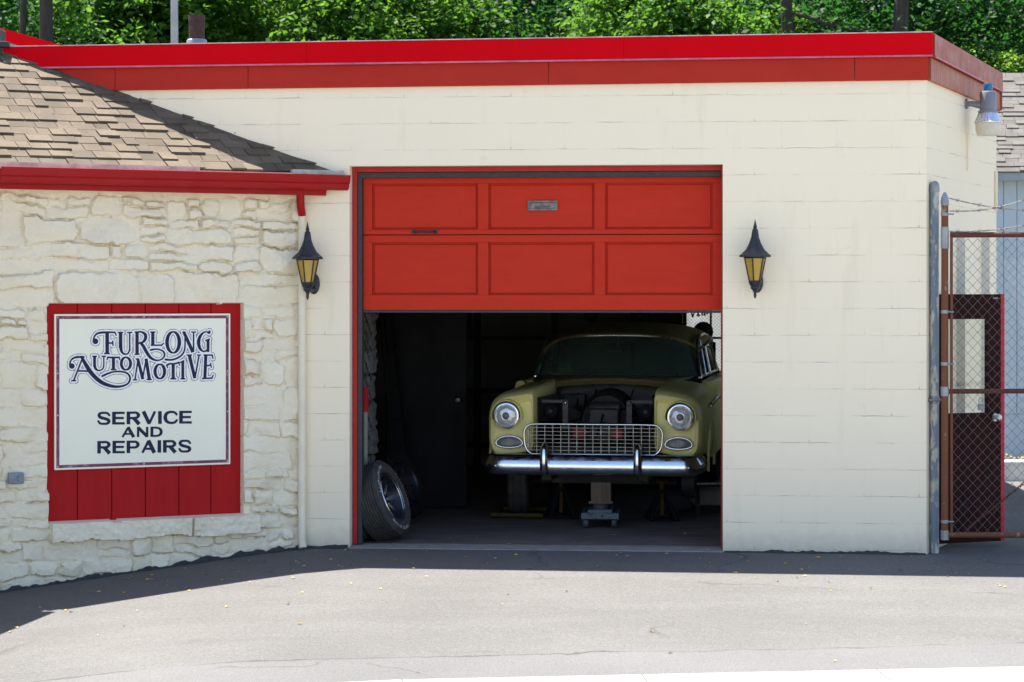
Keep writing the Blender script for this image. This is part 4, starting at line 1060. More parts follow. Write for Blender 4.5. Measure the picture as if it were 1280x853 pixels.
# ================================================================== fence post, gate, barbed wire
gY = -.30     # the gate closes across the gap, flush with the front of the wall
pA = at(1168, 500, -.17); gA = gz(pA.x, pA.y)-.012; zA = at(1167, 226, -.17).z
fpost = thing('fence_post', 'tall peeling grey fence post with domed cap against the corner of the block wall', 'post', (pA.x, pA.y, gA))
mb = MB(); mb.tube([(pA.x, pA.y, gA-.05), (pA.x, pA.y, zA-.07)], .034, 18); mb.build('pole', 'galv_peel', fpost, world=True, smooth=50)
mb = MB(); mb.lathe([(.038, -.085), (.040, -.06), (.038, -.05), (.036, -.03), (.024, -.008), (0, 0)], 18, Matrix.Translation((pA.x, pA.y, zA))); mb.build('cap', 'galv', fpost, world=True, smooth=50)
mb = MB(); zc_ = at(1167, 500, -.17).z; mb.tube([(pA.x, pA.y, zc_-.03), (pA.x, pA.y, zc_+.03)], .037, 18); mb.tube([(pA.x-.05, pA.y-.03, zc_), (pA.x+.06, pA.y-.03, zc_)], .012, 8); mb.build('hinge_clamp', 'galv', fpost, world=True, smooth=50)
G0 = at(1181, 500, gY); uG = G0.x
gt = thing('chain_link_gate', 'rusty chain link gate with barbed wire above, beside the block wall corner', 'gate', (uG, gY, gz(uG, gY)))
zTp, zMd, zBt = at(1200, 294, gY).z, at(1200, 489.5, gY).z, at(1200, 669, gY).z; zPt = at(1181, 252, gY).z
gR = uG+1.95; uS = at(1190, 400, gY).x
mb = MB(); mb.tube([(uG, gY, zBt-.03), (uG, gY, zPt)], .0265, 16); mb.build('hinge_stile', 'rust_post', gt, world=True, smooth=50)
mb = MB(); mb.lathe([(.030, -.03), (.031, 0), (.026, .03), (.010, .065), (0, .07)], 16, Matrix.Translation((uG, gY, zPt))); mb.build('cap', 'galv', gt, world=True, smooth=50)
mb = MB()
mb.tube([(uS-.012, gY, zTp), (gR, gY, zTp+.01)], .020, 12); mb.build('top_rail', 'rust_dark', gt, world=True, smooth=50)
mb = MB(); mb.tube([(uG, gY, zMd), (gR, gY, zMd+.008)], .018, 12); mb.build('middle_rail', 'rust_dark', gt, world=True, smooth=50)
mb = MB(); mb.tube([(uG, gY, zBt), (gR, gY, zBt)], .021, 12); mb.build('bottom_rail', 'rust_post', gt, world=True, smooth=50)
mb = MB(); mb.tube([(uS-.005, gY-.005, zBt), (uS-.005, gY-.005, zTp)], .011, 8); mb.build('stile', 'rust_post', gt, world=True, smooth=50); mb = MB(); mb.tube([(gR, gY, zBt), (gR, gY, zTp+.4)], .024, 12); mb.build('stile', 'rust_post', gt, world=True, smooth=50)
for z, h in ((zTp-.02, .16), (zMd, .07), (zBt, .07)): mb = MB(); mb.tube([(uG, gY, z-h/2), (uG, gY, z+h/2)], .0305, 16); mb.build('collar', 'galv', gt, world=True, smooth=50)
for py in (268, 390, 455, 652): 
    z = at(1181, py, gY).z; mb = MB(); mb.tube([(uG, gY, z-.012), (uG, gY, z+.012)], .0295, 14); mb.tube([(uG, gY-.02, z), (uS+.01, gY-.025, z)], .007, 6); mb.build('brace_band', 'galv', gt, world=True, smooth=50)
# the woven mesh: each wire zigzags upwards
mb = MB(); dx = .0362; dzz = .077; x0 = uS+.004; n = int((gR-x0)/dx); rows_ = int((zTp-zBt)/(dzz/2))
for k in range(n+1):
    path = []
    for j in range(rows_+1):
        path.append((x0+k*dx+(dx/2 if (j+k) % 2 else -dx/2)*.98+(dx/2), gY-.022+(.003 if (j+k) % 2 else -.003), zBt+j*dzz/2))
    mb.tube(path, .0019, 4)
mb.build('chain_link_mesh', 'wire', gt, world=True, smooth=60)
mb = MB(); rsb = random.Random(3)
for y0, y1, sag in ((248, 263, .0), (264, 250, .02), (290, 282, .0)):
    za, zb2 = at(1183, y0, gY).z, at(1280, y1, gY).z
    xa, xb = uG+.03, gR; xe = at(1280, y1, gY).x; path1 = []; path2 = []
    for i in range(60):
        t = i/59; x = xa+(xb-xa)*t; tt = (x-xa)/(xe-xa); z = za+(zb2-za)*min(tt, 1.0)-.03*math.sin(min(tt, 1)*math.pi)*(1 if sag else .5)
        path1.append((x, gY+.004*math.cos(i*1.3), z+.004*math.sin(i*1.3))); path2.append((x, gY-.004*math.cos(i*1.3), z-.004*math.sin(i*1.3)))
        if i % 5 == 2:
            mb.tube([(x-.012, gY-.012, z+.016), (x, gY, z), (x+.012, gY+.01, z-.016)], .0017, 4); mb.tube([(x+.012, gY-.012, z+.014), (x, gY, z), (x-.012, gY+.01, z-.014)], .0017, 4)
    mb.tube(path1, .0019, 4); mb.tube(path2, .0019, 4)
mb.build('barbed_wire', 'wire', gt, world=True, smooth=60)
# chain slung across the foot of the gate
mb = MB(); a, b_ = at(1206, 664, gY+.06), at(1300, 588, gY+.06); n = 34
for i in range(n):
    t = (i+.5)/n; c = a.lerp(b_, t); d_ = (b_-a).normalized(); side = Vector((0,1,0)) if i % 2 else d_.cross(Vector((0,1,0)))
    ring = [c+d_*(.018*math.cos(q))+side*(.008*math.sin(q)) for q in np.linspace(0, 2*math.pi, 10)[:-1]]
    mb.tube(ring, .0028, 5, closed=True)
ch_ = mb.build('chain', 'rust_dark', None, smooth=50); tag(ch_, 'dark chain slung diagonally across the lower part of the rusty gate', 'chain')
tag(fpost, cat='post')

# ================================================================== dark brown door standing open behind the gate
hp = Vector((at(1172, 500, .02).x, .06, 0)); tp = Vector((at(1255, 500, .28).x, .28, 0))
dvec = tp-hp; wd = dvec.length; rzd = math.atan2(dvec.y, dvec.x)
zdt = at(1250, 368, .28).z; zdb = .02
bd_ = thing('side_door', 'dark brown half glazed door with a red edge standing open behind the gate', 'door', (hp.x, hp.y, zdb), rzd)
Hh = zdt-zdb; ux = lambda px: (lambda f: f.ray(px, 450)[0])(Frame(hp.x, hp.y, rzd)); uz = lambda py, px=1240: Frame(hp.x, hp.y, rzd).ray(px, py)[1]-zdb
gl0, gl1 = .06, ux(1234.5); gz0, gz1 = uz(516), uz(399)
mb = MB(); t_ = .042
mb.box(0, wd-.03, 0, t_, 0, gz0); mb.box(0, wd-.03, 0, t_, gz1, Hh); mb.box(0, gl0, 0, t_, gz0, gz1); mb.box(gl1, wd-.03, 0, t_, gz0, gz1)
mb.build('door_leaf', 'brown_door', bd_)
mb = MB(); mb.box(wd-.0295, wd+.004, -.003, t_+.003, 0, Hh+.002); mb.build('edge_strip', 'red_edge', bd_, bevel=.003)
mb = MB(); mb.add([(gl0, t_*.5, gz0), (gl1, t_*.5, gz0), (gl1, t_*.5, gz1), (gl0, t_*.5, gz1)], [(0,1,2,3)]); mb.build('pane', 'pane', bd_, fix=False)
kx = ux(1244); kz = uz(522)
mb = MB(); mb.lathe([(0, .07), (.018, .066), (.028, .05), (.024, .034), (.012, .028), (.012, .006), (.03, .004), (.03, 0)], 18, Matrix.Translation((kx, 0, kz)) @ Matrix.Rotation(R(90), 4, 'X')); mb.build('knob', 'chrome_dull', bd_, smooth=45)
mb = MB(); mb.box(ux(1241), ux(1247), -.006, -.001, uz(374), uz(372)); mb.build('label_plate', 'pale_plastic', bd_)
lk = thing('padlock', 'dark padlock with pale shackle hanging on the middle rail of the rusty gate', 'padlock', (at(1226, 500, gY-.03).x, gY-.03, at(1226, 505, gY).z))
mb = MB(); mb.box(-.022, .022, -.012, .012, -.045, .0); mb.build('lock_body', 'marker', lk, bevel=.005)
mb = MB(); mb.tube([(-.014, 0, 0), (-.014, 0, .03), (-.007, 0, .042), (.007, 0, .042), (.014, 0, .03), (.014, 0, 0)], .004, 8); mb.build('shackle', 'galv', lk, smooth=50)

# ================================================================== neighbouring shed and low wall beyond the gate
SY = 8.4
sh = thing('neighbour_shed', 'pale blue panelled shed with grey shingle roof behind the gate', 'shed', (5.6, SY, 0))
xl = at(1238, 400, SY).x; xr = xl+4.5; zE = at(1260, 226, SY).z
mb = MB(); uu = xl
while uu < xr:
    mb.box(uu, uu+.148, SY, SY+.05, .55, zE); uu += .153
mb.box(xl, xr, SY+.02, SY+.06, .0, zE); mb.box(xl, xl+.05, SY+.061, SY+4, .0, zE); mb.box(xr-.05, xr, SY+.061, SY+4, 0, zE); mb.box(xl+.051, xr-.051, SY+3.95, SY+4, 0, zE)
mb.build('panelled_wall', 'siding_blue', sh, world=True, bevel=.006)
mb = MB(); mb.box(xl-.2, xr+.2, SY-.22, SY-.19, zE-.01, zE+.10); mb.box(xl-.2, xr+.2, SY-.19, SY+.0, zE-.005, zE+.012); mb.build('eave_trim', 'grey_trim', sh, world=True)
shingles(Vector((xl-.2, SY-.24, 0)), Vector((1,0,0)), Vector((0,1,0)), 0, xr-xl+.4, 24, .60, .108, 'shingle_grey', 'roof', sh, [], 9, .25, zE+.09)
lw_y = 6.0
zl1 = at(1270, 577, lw_y).z; xlw = at(1225, 500, lw_y).x
lwt = thing('low_wall', 'low white wall with dry leaves on top in the yard behind the gate', 'wall', (xlw+2, lw_y, 0))
mb = MB(); mb.box(xlw, xlw+5, lw_y, lw_y+.25, -.1, zl1); mb.build('coping', 'white_low', lwt, world=True, bevel=.01)
rs4 = random.Random(8); mb = MB()
for i in range(420):
    x, y, z = xlw+rs4.uniform(.2, 4), lw_y+rs4.uniform(.02, .23), zl1+rs4.uniform(.002, .06); r = rs4.uniform(.012, .03); e = Matrix.Translation((x, y, z)) @ Matrix.Rotation(rs4.uniform(0, 6.3), 4, 'Z') @ Matrix.Rotation(rs4.uniform(-1, 1), 4, 'X')
    mb.add([e @ Vector(p) for p in ((-r,0,0),(0,-r*.5,.003),(r,0,0),(0,r*.5,.003))], [(0,1,2,3)])
tag(mb.build('leaf_litter', 'litter', fix=False), 'dry brown leaves lying along the top of the low white wall', 'leaves', kind='stuff')
# white block wall across the alley, seen through the garage window
mb = MB(); wall_prism(mb, (-1.0, 11.4), (4.6, 11.4), -.2, 2.5); tag(MB().add([(-3, 8.35, -.004), (4.6, 8.35, -.004), (4.6, 11.39, -.004), (-3, 11.39, -.004)], [(0,1,2,3)]).build('path', 'concrete', fix=False), kind='structure'); nwall = mb.build('alley_wall', 'block_neighbour'); tag(nwall, 'white block wall across the alley, seen through the garage window above the car', 'wall')  # path: unseen pale slab added to bounce sun onto this wall
fl_ = MB(); n = 0
def litter(count, seed):
    r_ = random.Random(seed); mb = MB()
    for i in range(count):
        x = r_.uniform(-3.4, 3.6); y = -abs(r_.gauss(.2, .75))-.05+(-.4*max(0, -1.6-x)) if r_.random() < .8 else r_.uniform(-4.2, -.3)
        if x > -1.2 and x < 1.5 and r_.random() < .35: y = r_.uniform(-.3, 1.0)
        z = (gz(x, y)-.012 if y < -.12-.082*x else .0)+.004; r = r_.uniform(.010, .022)
        e = Matrix.Translation((x, y, z)) @ Matrix.Rotation(r_.uniform(0, 6.3), 4, 'Z') @ Matrix.Rotation(r_.uniform(-.5, .5), 4, 'X')
        mb.add([e @ Vector(p) for p in ((-r,0,.001),(-r*.2,-r*.55,.004),(r,0,.002),(.1*r,r*.5,.006))], [(0,1,2,3)])
    return mb
tag(litter(150, 12).build('fallen_leaves', 'litter', fix=False), 'small yellow dry leaves scattered over the driveway', 'leaves', kind='stuff')

# ================================================================== things on and behind the roof
vp = at(246, 40, 2.2); v_ = thing('roof_flue', 'short rusty flue pipe with lead flashing on the flat roof, right of the grey pole', 'chimney pipe', (vp.x, vp.y, ZW+.1))
zt_f = at(246, 20, 2.2).z
mb = MB(); mb.tube([(vp.x, vp.y, ZW+.08), (vp.x, vp.y, zt_f)], .068, 18); mb.tube([(vp.x, vp.y, zt_f-.05), (vp.x, vp.y, zt_f+.004)], .072, 18); mb.build('pipe', 'vent_rust', v_, world=True, smooth=50)
zfl = at(246, 51, 2.2).z; mb = MB(); mb.lathe([(.16, ZW+.10), (.09, zfl-.06), (.088, zfl-.005), (.078, zfl+.01), (.069, zfl+.012)], 20, Matrix.Translation((vp.x, vp.y, 0))); mb.build('flashing', 'flashing', v_, world=True, smooth=50)
pp_ = at(220, 40, 10.0); po = thing('utility_pole', 'slim grey pole rising behind the red roof edge, left of the rusty flue', 'pole', (pp_.x, pp_.y, 0))
mb = MB(); mb.tube([(pp_.x, pp_.y, -.1), (pp_.x-.02, pp_.y, 5.5), (pp_.x-.14, pp_.y, 6.6), (pp_.x-.5, pp_.y, 7.4)], [.055, .045, .042, .035], 14); mb.build('shaft', 'pole_grey', po, world=True, smooth=50)
mb = MB(); mb.box(pp_.x-.9, pp_.x-.45, pp_.y-.1, pp_.y+.1, 7.35, 7.48); mb.build('lamp_head', 'lamp_grey', po, world=True, bevel=.03)
# second building behind: a red edged sloping roof
ry = 4.5 + 5.0
a, b_ = at(-60, 18, ry), at(96, 62, ry)
rb = thing('rear_building', 'low building behind at the far left with a sloping red roof edge', 'building', (a.x, ry, 0))
mb = MB(); dn = .15
mb.add([(a.x, ry, a.z-dn), (b_.x, ry, b_.z-dn), (b_.x, ry, b_.z), (a.x, ry, a.z), (a.x, ry+.05, a.z-dn), (b_.x, ry+.05, b_.z-dn), (b_.x, ry+.05, b_.z), (a.x, ry+.05, a.z)], [(0,1,2,3),(4,7,6,5),(0,4,5,1),(1,5,6,2),(2,6,7,3),(3,7,4,0)]); mb.build('fascia', 'fascia_red', rb, world=True)
mb = MB(); mb.add([(a.x, ry+.02, a.z-dn), (b_.x, ry+.02, b_.z-dn), (b_.x, ry+.02, -.2), (a.x, ry+.02, -.2), (a.x, ry+3, a.z-dn), (b_.x, ry+3, b_.z-dn), (b_.x, ry+3, -.2), (a.x, ry+3, -.2)], [(0,1,2,3),(4,7,6,5),(0,4,5,1),(1,5,6,2),(3,7,4,0)]); mb.build('wall', 'grey_trim', rb, world=True)
mb = MB(); mb.add([(a.x, ry+.05, a.z), (b_.x, ry+.05, b_.z), (b_.x, ry+3.1, b_.z), (a.x, ry+3.1, a.z)], [(0,1,2,3)]); mb.build('roof', 'roofing', rb, world=True)
# dark vent box at the roof corner
cbp = at(0, 60, .35); ct = thing('roof_vent', 'dark metal vent box at the left end of the red roof edge above the shingles', 'vent', (cbp.x, cbp.y, 3.5))
mb = MB(); mb.box(cbp.x-.16, cbp.x+.012, .28, .5, 3.3, at(0, 36, .35).z); mb.build('duct', 'charcoal', ct, world=True, bevel=.01)
mb = MB(); q = at(14, 60, .3); mb.box(q.x-.09, q.x+.0, .18, .26, at(8, 61, .3).z, at(8, 54, .3).z); mb.build('bracket', 'black_iron', ct, world=True, bevel=.004)

# ================================================================== trees behind the roof
def leaf_cloud(seed, rx, rz, nclump, per, cr, lsize):
    """leaf faces gathered into clumps spread through an uneven crown; numpy arrays"""
    g = np.random.default_rng(seed); V = []; F = []; A_ = []
    n = 0
    lobes = [(g.normal(0, .45, 3)*np.array([rx, rx, rz])*.9, g.uniform(.35, .6)) for _ in range(9)]
    cs = []
    while len(cs) < nclump:
        l, r = lobes[g.integers(len(lobes))]; d = g.normal(0, 1, 3); d /= np.linalg.norm(d); d *= g.uniform(.55, 1)**.5
        cs.append(l+d*r*np.array([rx, rx, rz]))
    cs = np.array(cs); P = np.repeat(cs, per, 0)+g.normal(0, cr, (nclump*per, 3))*np.array([1, 1, .6])
    tone = np.clip(np.repeat(g.normal(.45, .25, nclump), per)+g.normal(0, .15, nclump*per), 0, 1)
    N = len(P); L = lsize*g.uniform(.6, 1.3, N); th = g.uniform(0, 2*np.pi, N); droop = g.uniform(-.9, .35, N); roll = g.normal(0, .7, N)
    d = np.stack([np.cos(th)*np.cos(droop), np.sin(th)*np.cos(droop), np.sin(droop)], 1)
    s = np.stack([-np.sin(th), np.cos(th), np.zeros(N)], 1); u = np.cross(d, s); s = s*np.cos(roll)[:, None]+u*np.sin(roll)[:, None]
    a = P; b = P+d*(L*.45)[:, None]+s*(L*.27)[:, None]; c = P+d*L[:, None]; e = P+d*(L*.45)[:, None]-s*(L*.27)[:, None]
    V = np.stack([a, b, c, e], 1).reshape(-1, 3); F = np.arange(N*4).reshape(-1, 4)
    return V, F, tone, cs
def np_mesh(name, V, F, mat, tone=None):
    me = bpy.data.meshes.new(name); me.vertices.add(len(V)); me.vertices.foreach_set('co', V.astype(np.float32).ravel())
    me.loops.add(F.size); me.loops.foreach_set('vertex_index', F.astype(np.int32).ravel())
    me.polygons.add(len(F)); me.polygons.foreach_set('loop_start', np.arange(0, F.size, 4, dtype=np.int32)); me.polygons.foreach_set('loop_total', np.full(len(F), 4, dtype=np.int32))
    me.update(calc_edges=True)
    if tone is not None: a = me.attributes.new('var', 'FLOAT', 'FACE'); a.data.foreach_set('value', tone.astype(np.float32))
    me.materials.append(M[mat]); return me
kinds = []
for k, (mat, rx, rz, nc, per, cr, ls, zc_) in enumerate((('leaf', 2.1, 3.0, 620, 58, .17, .105, 5.3), ('leaf_dark', 2.3, 3.2, 640, 56, .2, .10, 5.2), ('leaf', 1.9, 2.6, 560, 58, .15, .12, 5.4), ('leaf_lime', 1.2, 1.5, 260, 46, .12, .15, 0))):
    V, Fq, tone, cs = leaf_cloud(40+k, rx, rz, nc, per, cr, ls); kinds.append((np_mesh('crown', V, Fq, mat, tone), cs, zc_))
def trunk_mesh(k, r0, hh, lean, seed, limbs=7):
    rr = random.Random(seed); mb = MB(); cs = kinds[k][1]; zc_ = kinds[k][2]
    ax = [(lean*t*t+.08*math.sin(t*5+seed), .06*math.sin(t*4+seed*2), hh*t-.2) for t in np.linspace(0, 1, 9)]
    mb.tube(ax, [r0*(1.25-.3*t if t < .15 else 1-.75*t) for t in np.linspace(0, 1, 9)], 12)
    for i in range(limbs):
        c = cs[rr.randrange(len(cs))]; j = rr.randint(4, 7); s = Vector(ax[j]); e = Vector((c[0], c[1], c[2]+zc_)); m_ = s.lerp(e, .5)+Vector((0, 0, -.25)); r_ = r0*.36
        mb.tube([s, m_, e], [r_, r_*.6, r_*.2], 7)
    return mb
tspec = [(-7.6, 15.4, 1, .2, 0, 1.0, 'leafy tree with a bare grey trunk at the far left above the sloping red edge'),
 (-5.2, 16.2, 2, .13, .5, .98, 'bright green tree behind the slim grey pole and the rusty flue'),
 (-2.8, 15.2, 0, .16, 2.2, 1.06, 'leafy green tree above the left half of the overhead door'),
 (-.55, 16.0, 1, .18, 4.0, 1.0, 'darker leafy tree above the middle of the red overhead door'),
 (1.7, 15.0, 0, .15, 1.2, 1.02, 'leafy green tree between the overhead door and the right hand lantern'),
 (4.0, 14.3, 1, .17, 3.0, 1.05, 'dark tree with forked black limbs above the right end of the red roof edge'),
 (6.4, 15.4, 1, .2, 5.2, 1.08, 'deep shaded tree at the far right above the grey shingle roof')]
for i, (x, y, k, r0, rot, sc, lab) in enumerate(tspec):
    t = thing('broadleaf_tree', lab, 'tree', (x, y, -.05), 0, 'leafy trees behind the garage roof')
    cme, cs, zc_ = kinds[k]
    c = bpy.data.objects.new('crown', cme); COL.objects.link(c); c.parent = t; c.location = (0, 0, zc_*sc); c.rotation_euler = (0, 0, rot); c.scale = (sc, sc, sc)
    tb = trunk_mesh(k, r0, 6.6, .3*math.sin(i*2.1), i+1)
    if i == 0:
        q = at(57, 20, y-2.2); tb.tube([(q.x-x, -2.2, -.2), (q.x-x+.02, -2.2, 3), (q.x-x, -2.2, 7.2)], [.15, .11, .085], 12); q = at(27, 20, y-2.0); tb.tube([(q.x-x-.2, -2, -.2), (q.x-x-.05, -2, 3.5), (q.x-x+.06, -2.0, 7)], [.07, .055, .04], 10)
    if i == 5:
        q = at(986, 28, y-1.7); tb.tube([(q.x-x+.15, -1.7, 0), (q.x-x, -1.7, 5.2), (q.x-x-.1, -1.7, 7.2)], [.16, .09, .06], 10); q2 = at(1128, 20, y-2.2); tb.tube([(q2.x-x-.2, -2.3, 0), (q2.x-x-.05, -2.2, 4.8), (q2.x-x+.05, -2.2, 7.4)], [.16, .11, .08], 10)
        tb.tube([(q.x-x, -1.72, 5.75), (q.x-x+.6, -1.8, 5.55), (q2.x-x-.05, -2.15, 5.3)], [.02, .035, .045], 8)
    tb.build('trunk', 'bark', t, smooth=60)
bt = at(1262, 90, 13.2)
t = thing('sapling', 'bright lime leaved sapling between the red roof corner and the grey shingle roof', 'sapling', (bt.x, 13.2, 0))
c = bpy.data.objects.new('crown', kinds[3][0]); COL.objects.link(c); c.parent = t; c.location = (-.05, 0, bt.z-.15); c.scale = (.46, .46, .36)
mb = MB(); mb.tube([(0, 0, -.1), (.05, 0, 2), (-.1, 0, bt.z+.1)], [.05, .035, .015], 8)
for s in (-1, 1): mb.tube([(0, 0, bt.z-.9), (s*.3-.1, .1, bt.z-.2)], [.02, .008], 6)
mb.build('trunk', 'bark', t, smooth=60)
t = copy_tree(t); t['label'] = 'small lime leaved sapling showing just above the red roof edge behind the rear corner'; q = at(1212, 72, 13.6); t.location = (q.x, 13.6, .15)
# the wood behind reads as one mass
g = np.random.default_rng(5); Vs = []; Fs = []; Ts = []; off = 0
for i in range(16):
    V, Fq, tone, cs = leaf_cloud(200+i, 2.6, 3.4, 560, 44, .22, .16)
    V = V+np.array([-13+i*1.8+g.uniform(-.4, .4), 21+g.uniform(-1.2, 1.5), 5.4+g.uniform(-.8, .8)]); Vs.append(V); Fs.append(Fq+off); Ts.append(tone); off += len(V)
for i in range(10):
    V, Fq, tone, cs = leaf_cloud(300+i, 3.4, 4.4, 220, 40, .3, .24)
    V = V+np.array([-15+i*3.3, 28+g.uniform(-1, 1), 6.2]); Vs.append(V); Fs.append(Fq+off); Ts.append(tone); off += len(V)
wd_ = bpy.data.objects.new('woodland', np_mesh('woodland', np.concatenate(Vs), np.concatenate(Fs), 'leaf_dark', np.concatenate(Ts))); COL.objects.link(wd_)
tag(wd_, 'dark dense woodland seen between the nearer tree crowns', 'woodland', kind='stuff')
# ================================================================== the car with its bonnet off
CF = Vector((.655, 1.45, 0)); CR = R(-9.0)
car = thing('vintage_car', 'faded yellow 1950s car with its bonnet removed, propped on stands inside the dark garage', 'car', tuple(CF), CR)
def sup(xc, zc, a, b, n=3.2, k=44, y=0, shear=0.0, inner=0, nin=9):
    pts = []
    for i in range(k):
        t = 2*math.pi*i/k; c, s = math.cos(t), math.sin(t); n_ = nin if inner and c*inner > 0 else n
        x = math.copysign(abs(c)**(2/n_), c)*a; z = math.copysign(abs(s)**(2/n_), s)*b
        pts.append((xc+x, y, zc+z+shear*x))
    return pts
LIFT = .0
secs = [(.155,.52,.79,.64,1.00), (.125,.515,.835,.605,1.035), (.135,.505,.865,.585,1.06), (.17,.50,.885,.575,1.08), (.26,.495,.90,.565,1.098), (.5,.49,.915,.55,1.108), (.9,.49,.925,.54,1.112), (1.3,.49,.925,.53,1.118), (1.72,.49,.925,.50,1.13)]
for s in (-1, 1):
    mb = MB(); mb.loft([sup(s*(a+b)/2, (c+d)/2, (b-a)/2, (d-c)/2, 3.3, 64, y, -s*.17, -s, 10) for y, a, b, c, d in secs])
    fe = mb.build('front_fender', 'car_yellow', car, smooth=45)
    cut = MB(); cut.lathe([(0, -.4), (.37, -.4), (.37, .4), (0, .4)], 40, Matrix.Translation((s*.98, .84, .47)) @ Matrix.Rotation(R(90), 4, 'Y'))
    co_ = cut.build('cutter', 'engine_dark'); apply_bool(fe, co_); bpy.data.objects.remove(co_)
    fe.data.set_sharp_from_angle(angle=R(35))
    lip = MB(); arc = [(s*.925, .84+.375*math.cos(t), .47+.375*math.sin(t)) for t in np.linspace(-.1, math.pi+.1, 24)]; lip.tube(arc, .012, 6); lip.build('arch_lip', 'car_yellow', fe, smooth=50)
    # headlight: hooded bezel, chrome ring, glass
    hx, hy, hz = s*.722, .105, .905; T0 = Matrix.Translation((hx, hy, hz)) @ Matrix.Rotation(R(90), 4, 'X')
    hl = MB(); hl.lathe([(.088, .035), (.094, .045), (.104, .043), (.113, .025), (.116, .0), (.112, -.04)], 40, T0); h_ = hl.build('headlight', 'chrome', car, smooth=40)
    ln = MB(); ln.lathe([(0, .068), (.03, .066), (.06, .058), (.08, .046), (.09, .034)], 36, T0); ln.build('lens', 'headlens', h_, smooth=60)
    bl = MB(); bl.lathe([(0, .076), (.018, .075), (.030, .066), (.032, .06)], 20, T0); bl.build('bulb_shield', 'marker', h_, smooth=60)
    hood = MB(); hood.lathe([(.117, -.07), (.119, .02), (.122, .055), (.130, .05), (.134, -.02), (.135, -.09)], 36, T0, R(-12), R(192)); hood.build('headlight_hood', 'car_yellow', fe, smooth=45)
    # parking light: half moon
    px_, pz_ = s*.705, .672
    out = [(px_+.112*math.cos(t)*(1 if True else 1), pz_+(.062*math.sin(t) if math.sin(t) > 0 else .034*math.sin(t))) for t in np.linspace(0, 2*math.pi, 36)[:-1]]
    fy = .112
    rim = MB(); rim.tube([(x, fy, z) for x, z in out], .0085, 8, closed=True); pr_ = rim.build('parking_light', 'chrome', car, smooth=50)
    le_ = MB(); ring2 = [(px_+(x-px_)*.95, fy-.002, pz_+(z-pz_)*.95) for x, z in out]; ring3 = [(px_+(x-px_)*.6, fy-.022, pz_+(z-pz_)*.6+.003) for x, z in out]; le_.loft([ring2, ring3]); le_.build('lens', 'marker', pr_, smooth=40)
    # inner wing, horn
    iw = MB(); iw.grid(lambda a, b: (s*(.49-.06*math.sin(a*3)), .28+1.2*a, .55+.5*b), 6, 3); iw.build('inner_fender', 'engine_dark', car, solid=.01)
    ho = MB(); ho.lathe([(0, .02), (.02, .022), (.024, .03), (.04, .02), (.058, .03), (.062, .04), (.055, .045), (.02, .06), (.03, .12)], 24, Matrix.Translation((s*.405, .42, .925)) @ Matrix.Rotation(R(90), 4, 'X') @ Matrix.Diagonal((1,1,-1,1))); hr = ho.build('horn', 'horn', car, smooth=45)
    hc_ = MB(); hc_.lathe([(0, -.012), (.018, -.006), (.022, .02)], 14, Matrix.Translation((s*.405, .43, .925)) @ Matrix.Rotation(R(90), 4, 'X') @ Matrix.Diagonal((1,1,-1,1))); hc_.build('horn_centre', 'engine_grey', hr, smooth=45)
    br = MB(); br.box(s*.27-.022, s*.27+.022, .38, .40, .78, 1.02); br.box(s*.38-.12, s*.38+.12, .38, .40, 1.0, 1.025)
    for z in (.99, 1.01): br.lathe([(0, -.012), (.009, -.01), (.012, .0)], 10, Matrix.Translation((s*.27, .378, z)) @ Matrix.Rotation(R(90), 4, 'X') @ Matrix.Diagonal((1,1,-1,1)))
    br.build('radiator_bracket', 'engine_grey', car)
    bt_ = MB(); bt_.lathe([(0, -.012), (.008, -.009), (.011, .0)], 10, Matrix.Translation((s*.27, .372, 1.0)) @ Matrix.Rotation(R(90), 4, 'X') @ Matrix.Diagonal((1,1,-1,1))); bt_.build('bolt', 'chrome', car, smooth=50)
# panel under the grille, and the grille itself
mb = MB(); mb.loft([sup(0, .575, .52, .022, 4, 30, y) for y in (.10, .16)]); mb.build('front_valance', 'car_yellow', car, smooth=40, bevel=.006)
gx0, gz0_, gz1_ = .575, .590, .838
outl = spline([(0,gz1_),(.45,gz1_),(.535,gz1_-.012),(.572,gz1_-.06),(.572,gz1_-.14),(.558,gz0_+.05),(.525,gz0_+.012),(.46,gz0_),(0,gz0_)], 5)
outl = [(float(p[0]), float(p[1])) for p in outl]; outl = outl+[(-x, z) for x, z in outl[-2:0:-1]]
GY = .085
mb = MB(); mb.tube([(x, GY-.005, z) for x, z in outl], .0095, 8, closed=True); gr = mb.build('grille', 'chrome', car, smooth=50)
def span_z(x):
    ax = abs(x); zs = [z for (x1, z) in outl if abs(abs(x1)-ax) < .03]; return (min(zs) if zs else gz0_, max(zs) if zs else gz1_)
mb = MB()
nvb = 17
for i in range(nvb):
    x = -.535+1.07*i/(nvb-1); z0, z1 = gz0_, gz1_
    if abs(x) > .5: z0, z1 = gz0_+.02, gz1_-.02
    mb.box(x-.0024, x+.0024, GY-.004, GY+.03, z0+.004, z1-.004)
mb.build('upright_bars', 'grille_bar', gr)
mb = MB()
for i in range(1, 8):
    z = gz0_+(gz1_-gz0_)*i/8; hw = .56 if 1 < i < 7 else .54; mb.box(-hw, hw, GY+.004, GY+.024, z-.0017, z+.0017)
mb.build('level_bars', 'grille_bar', gr)
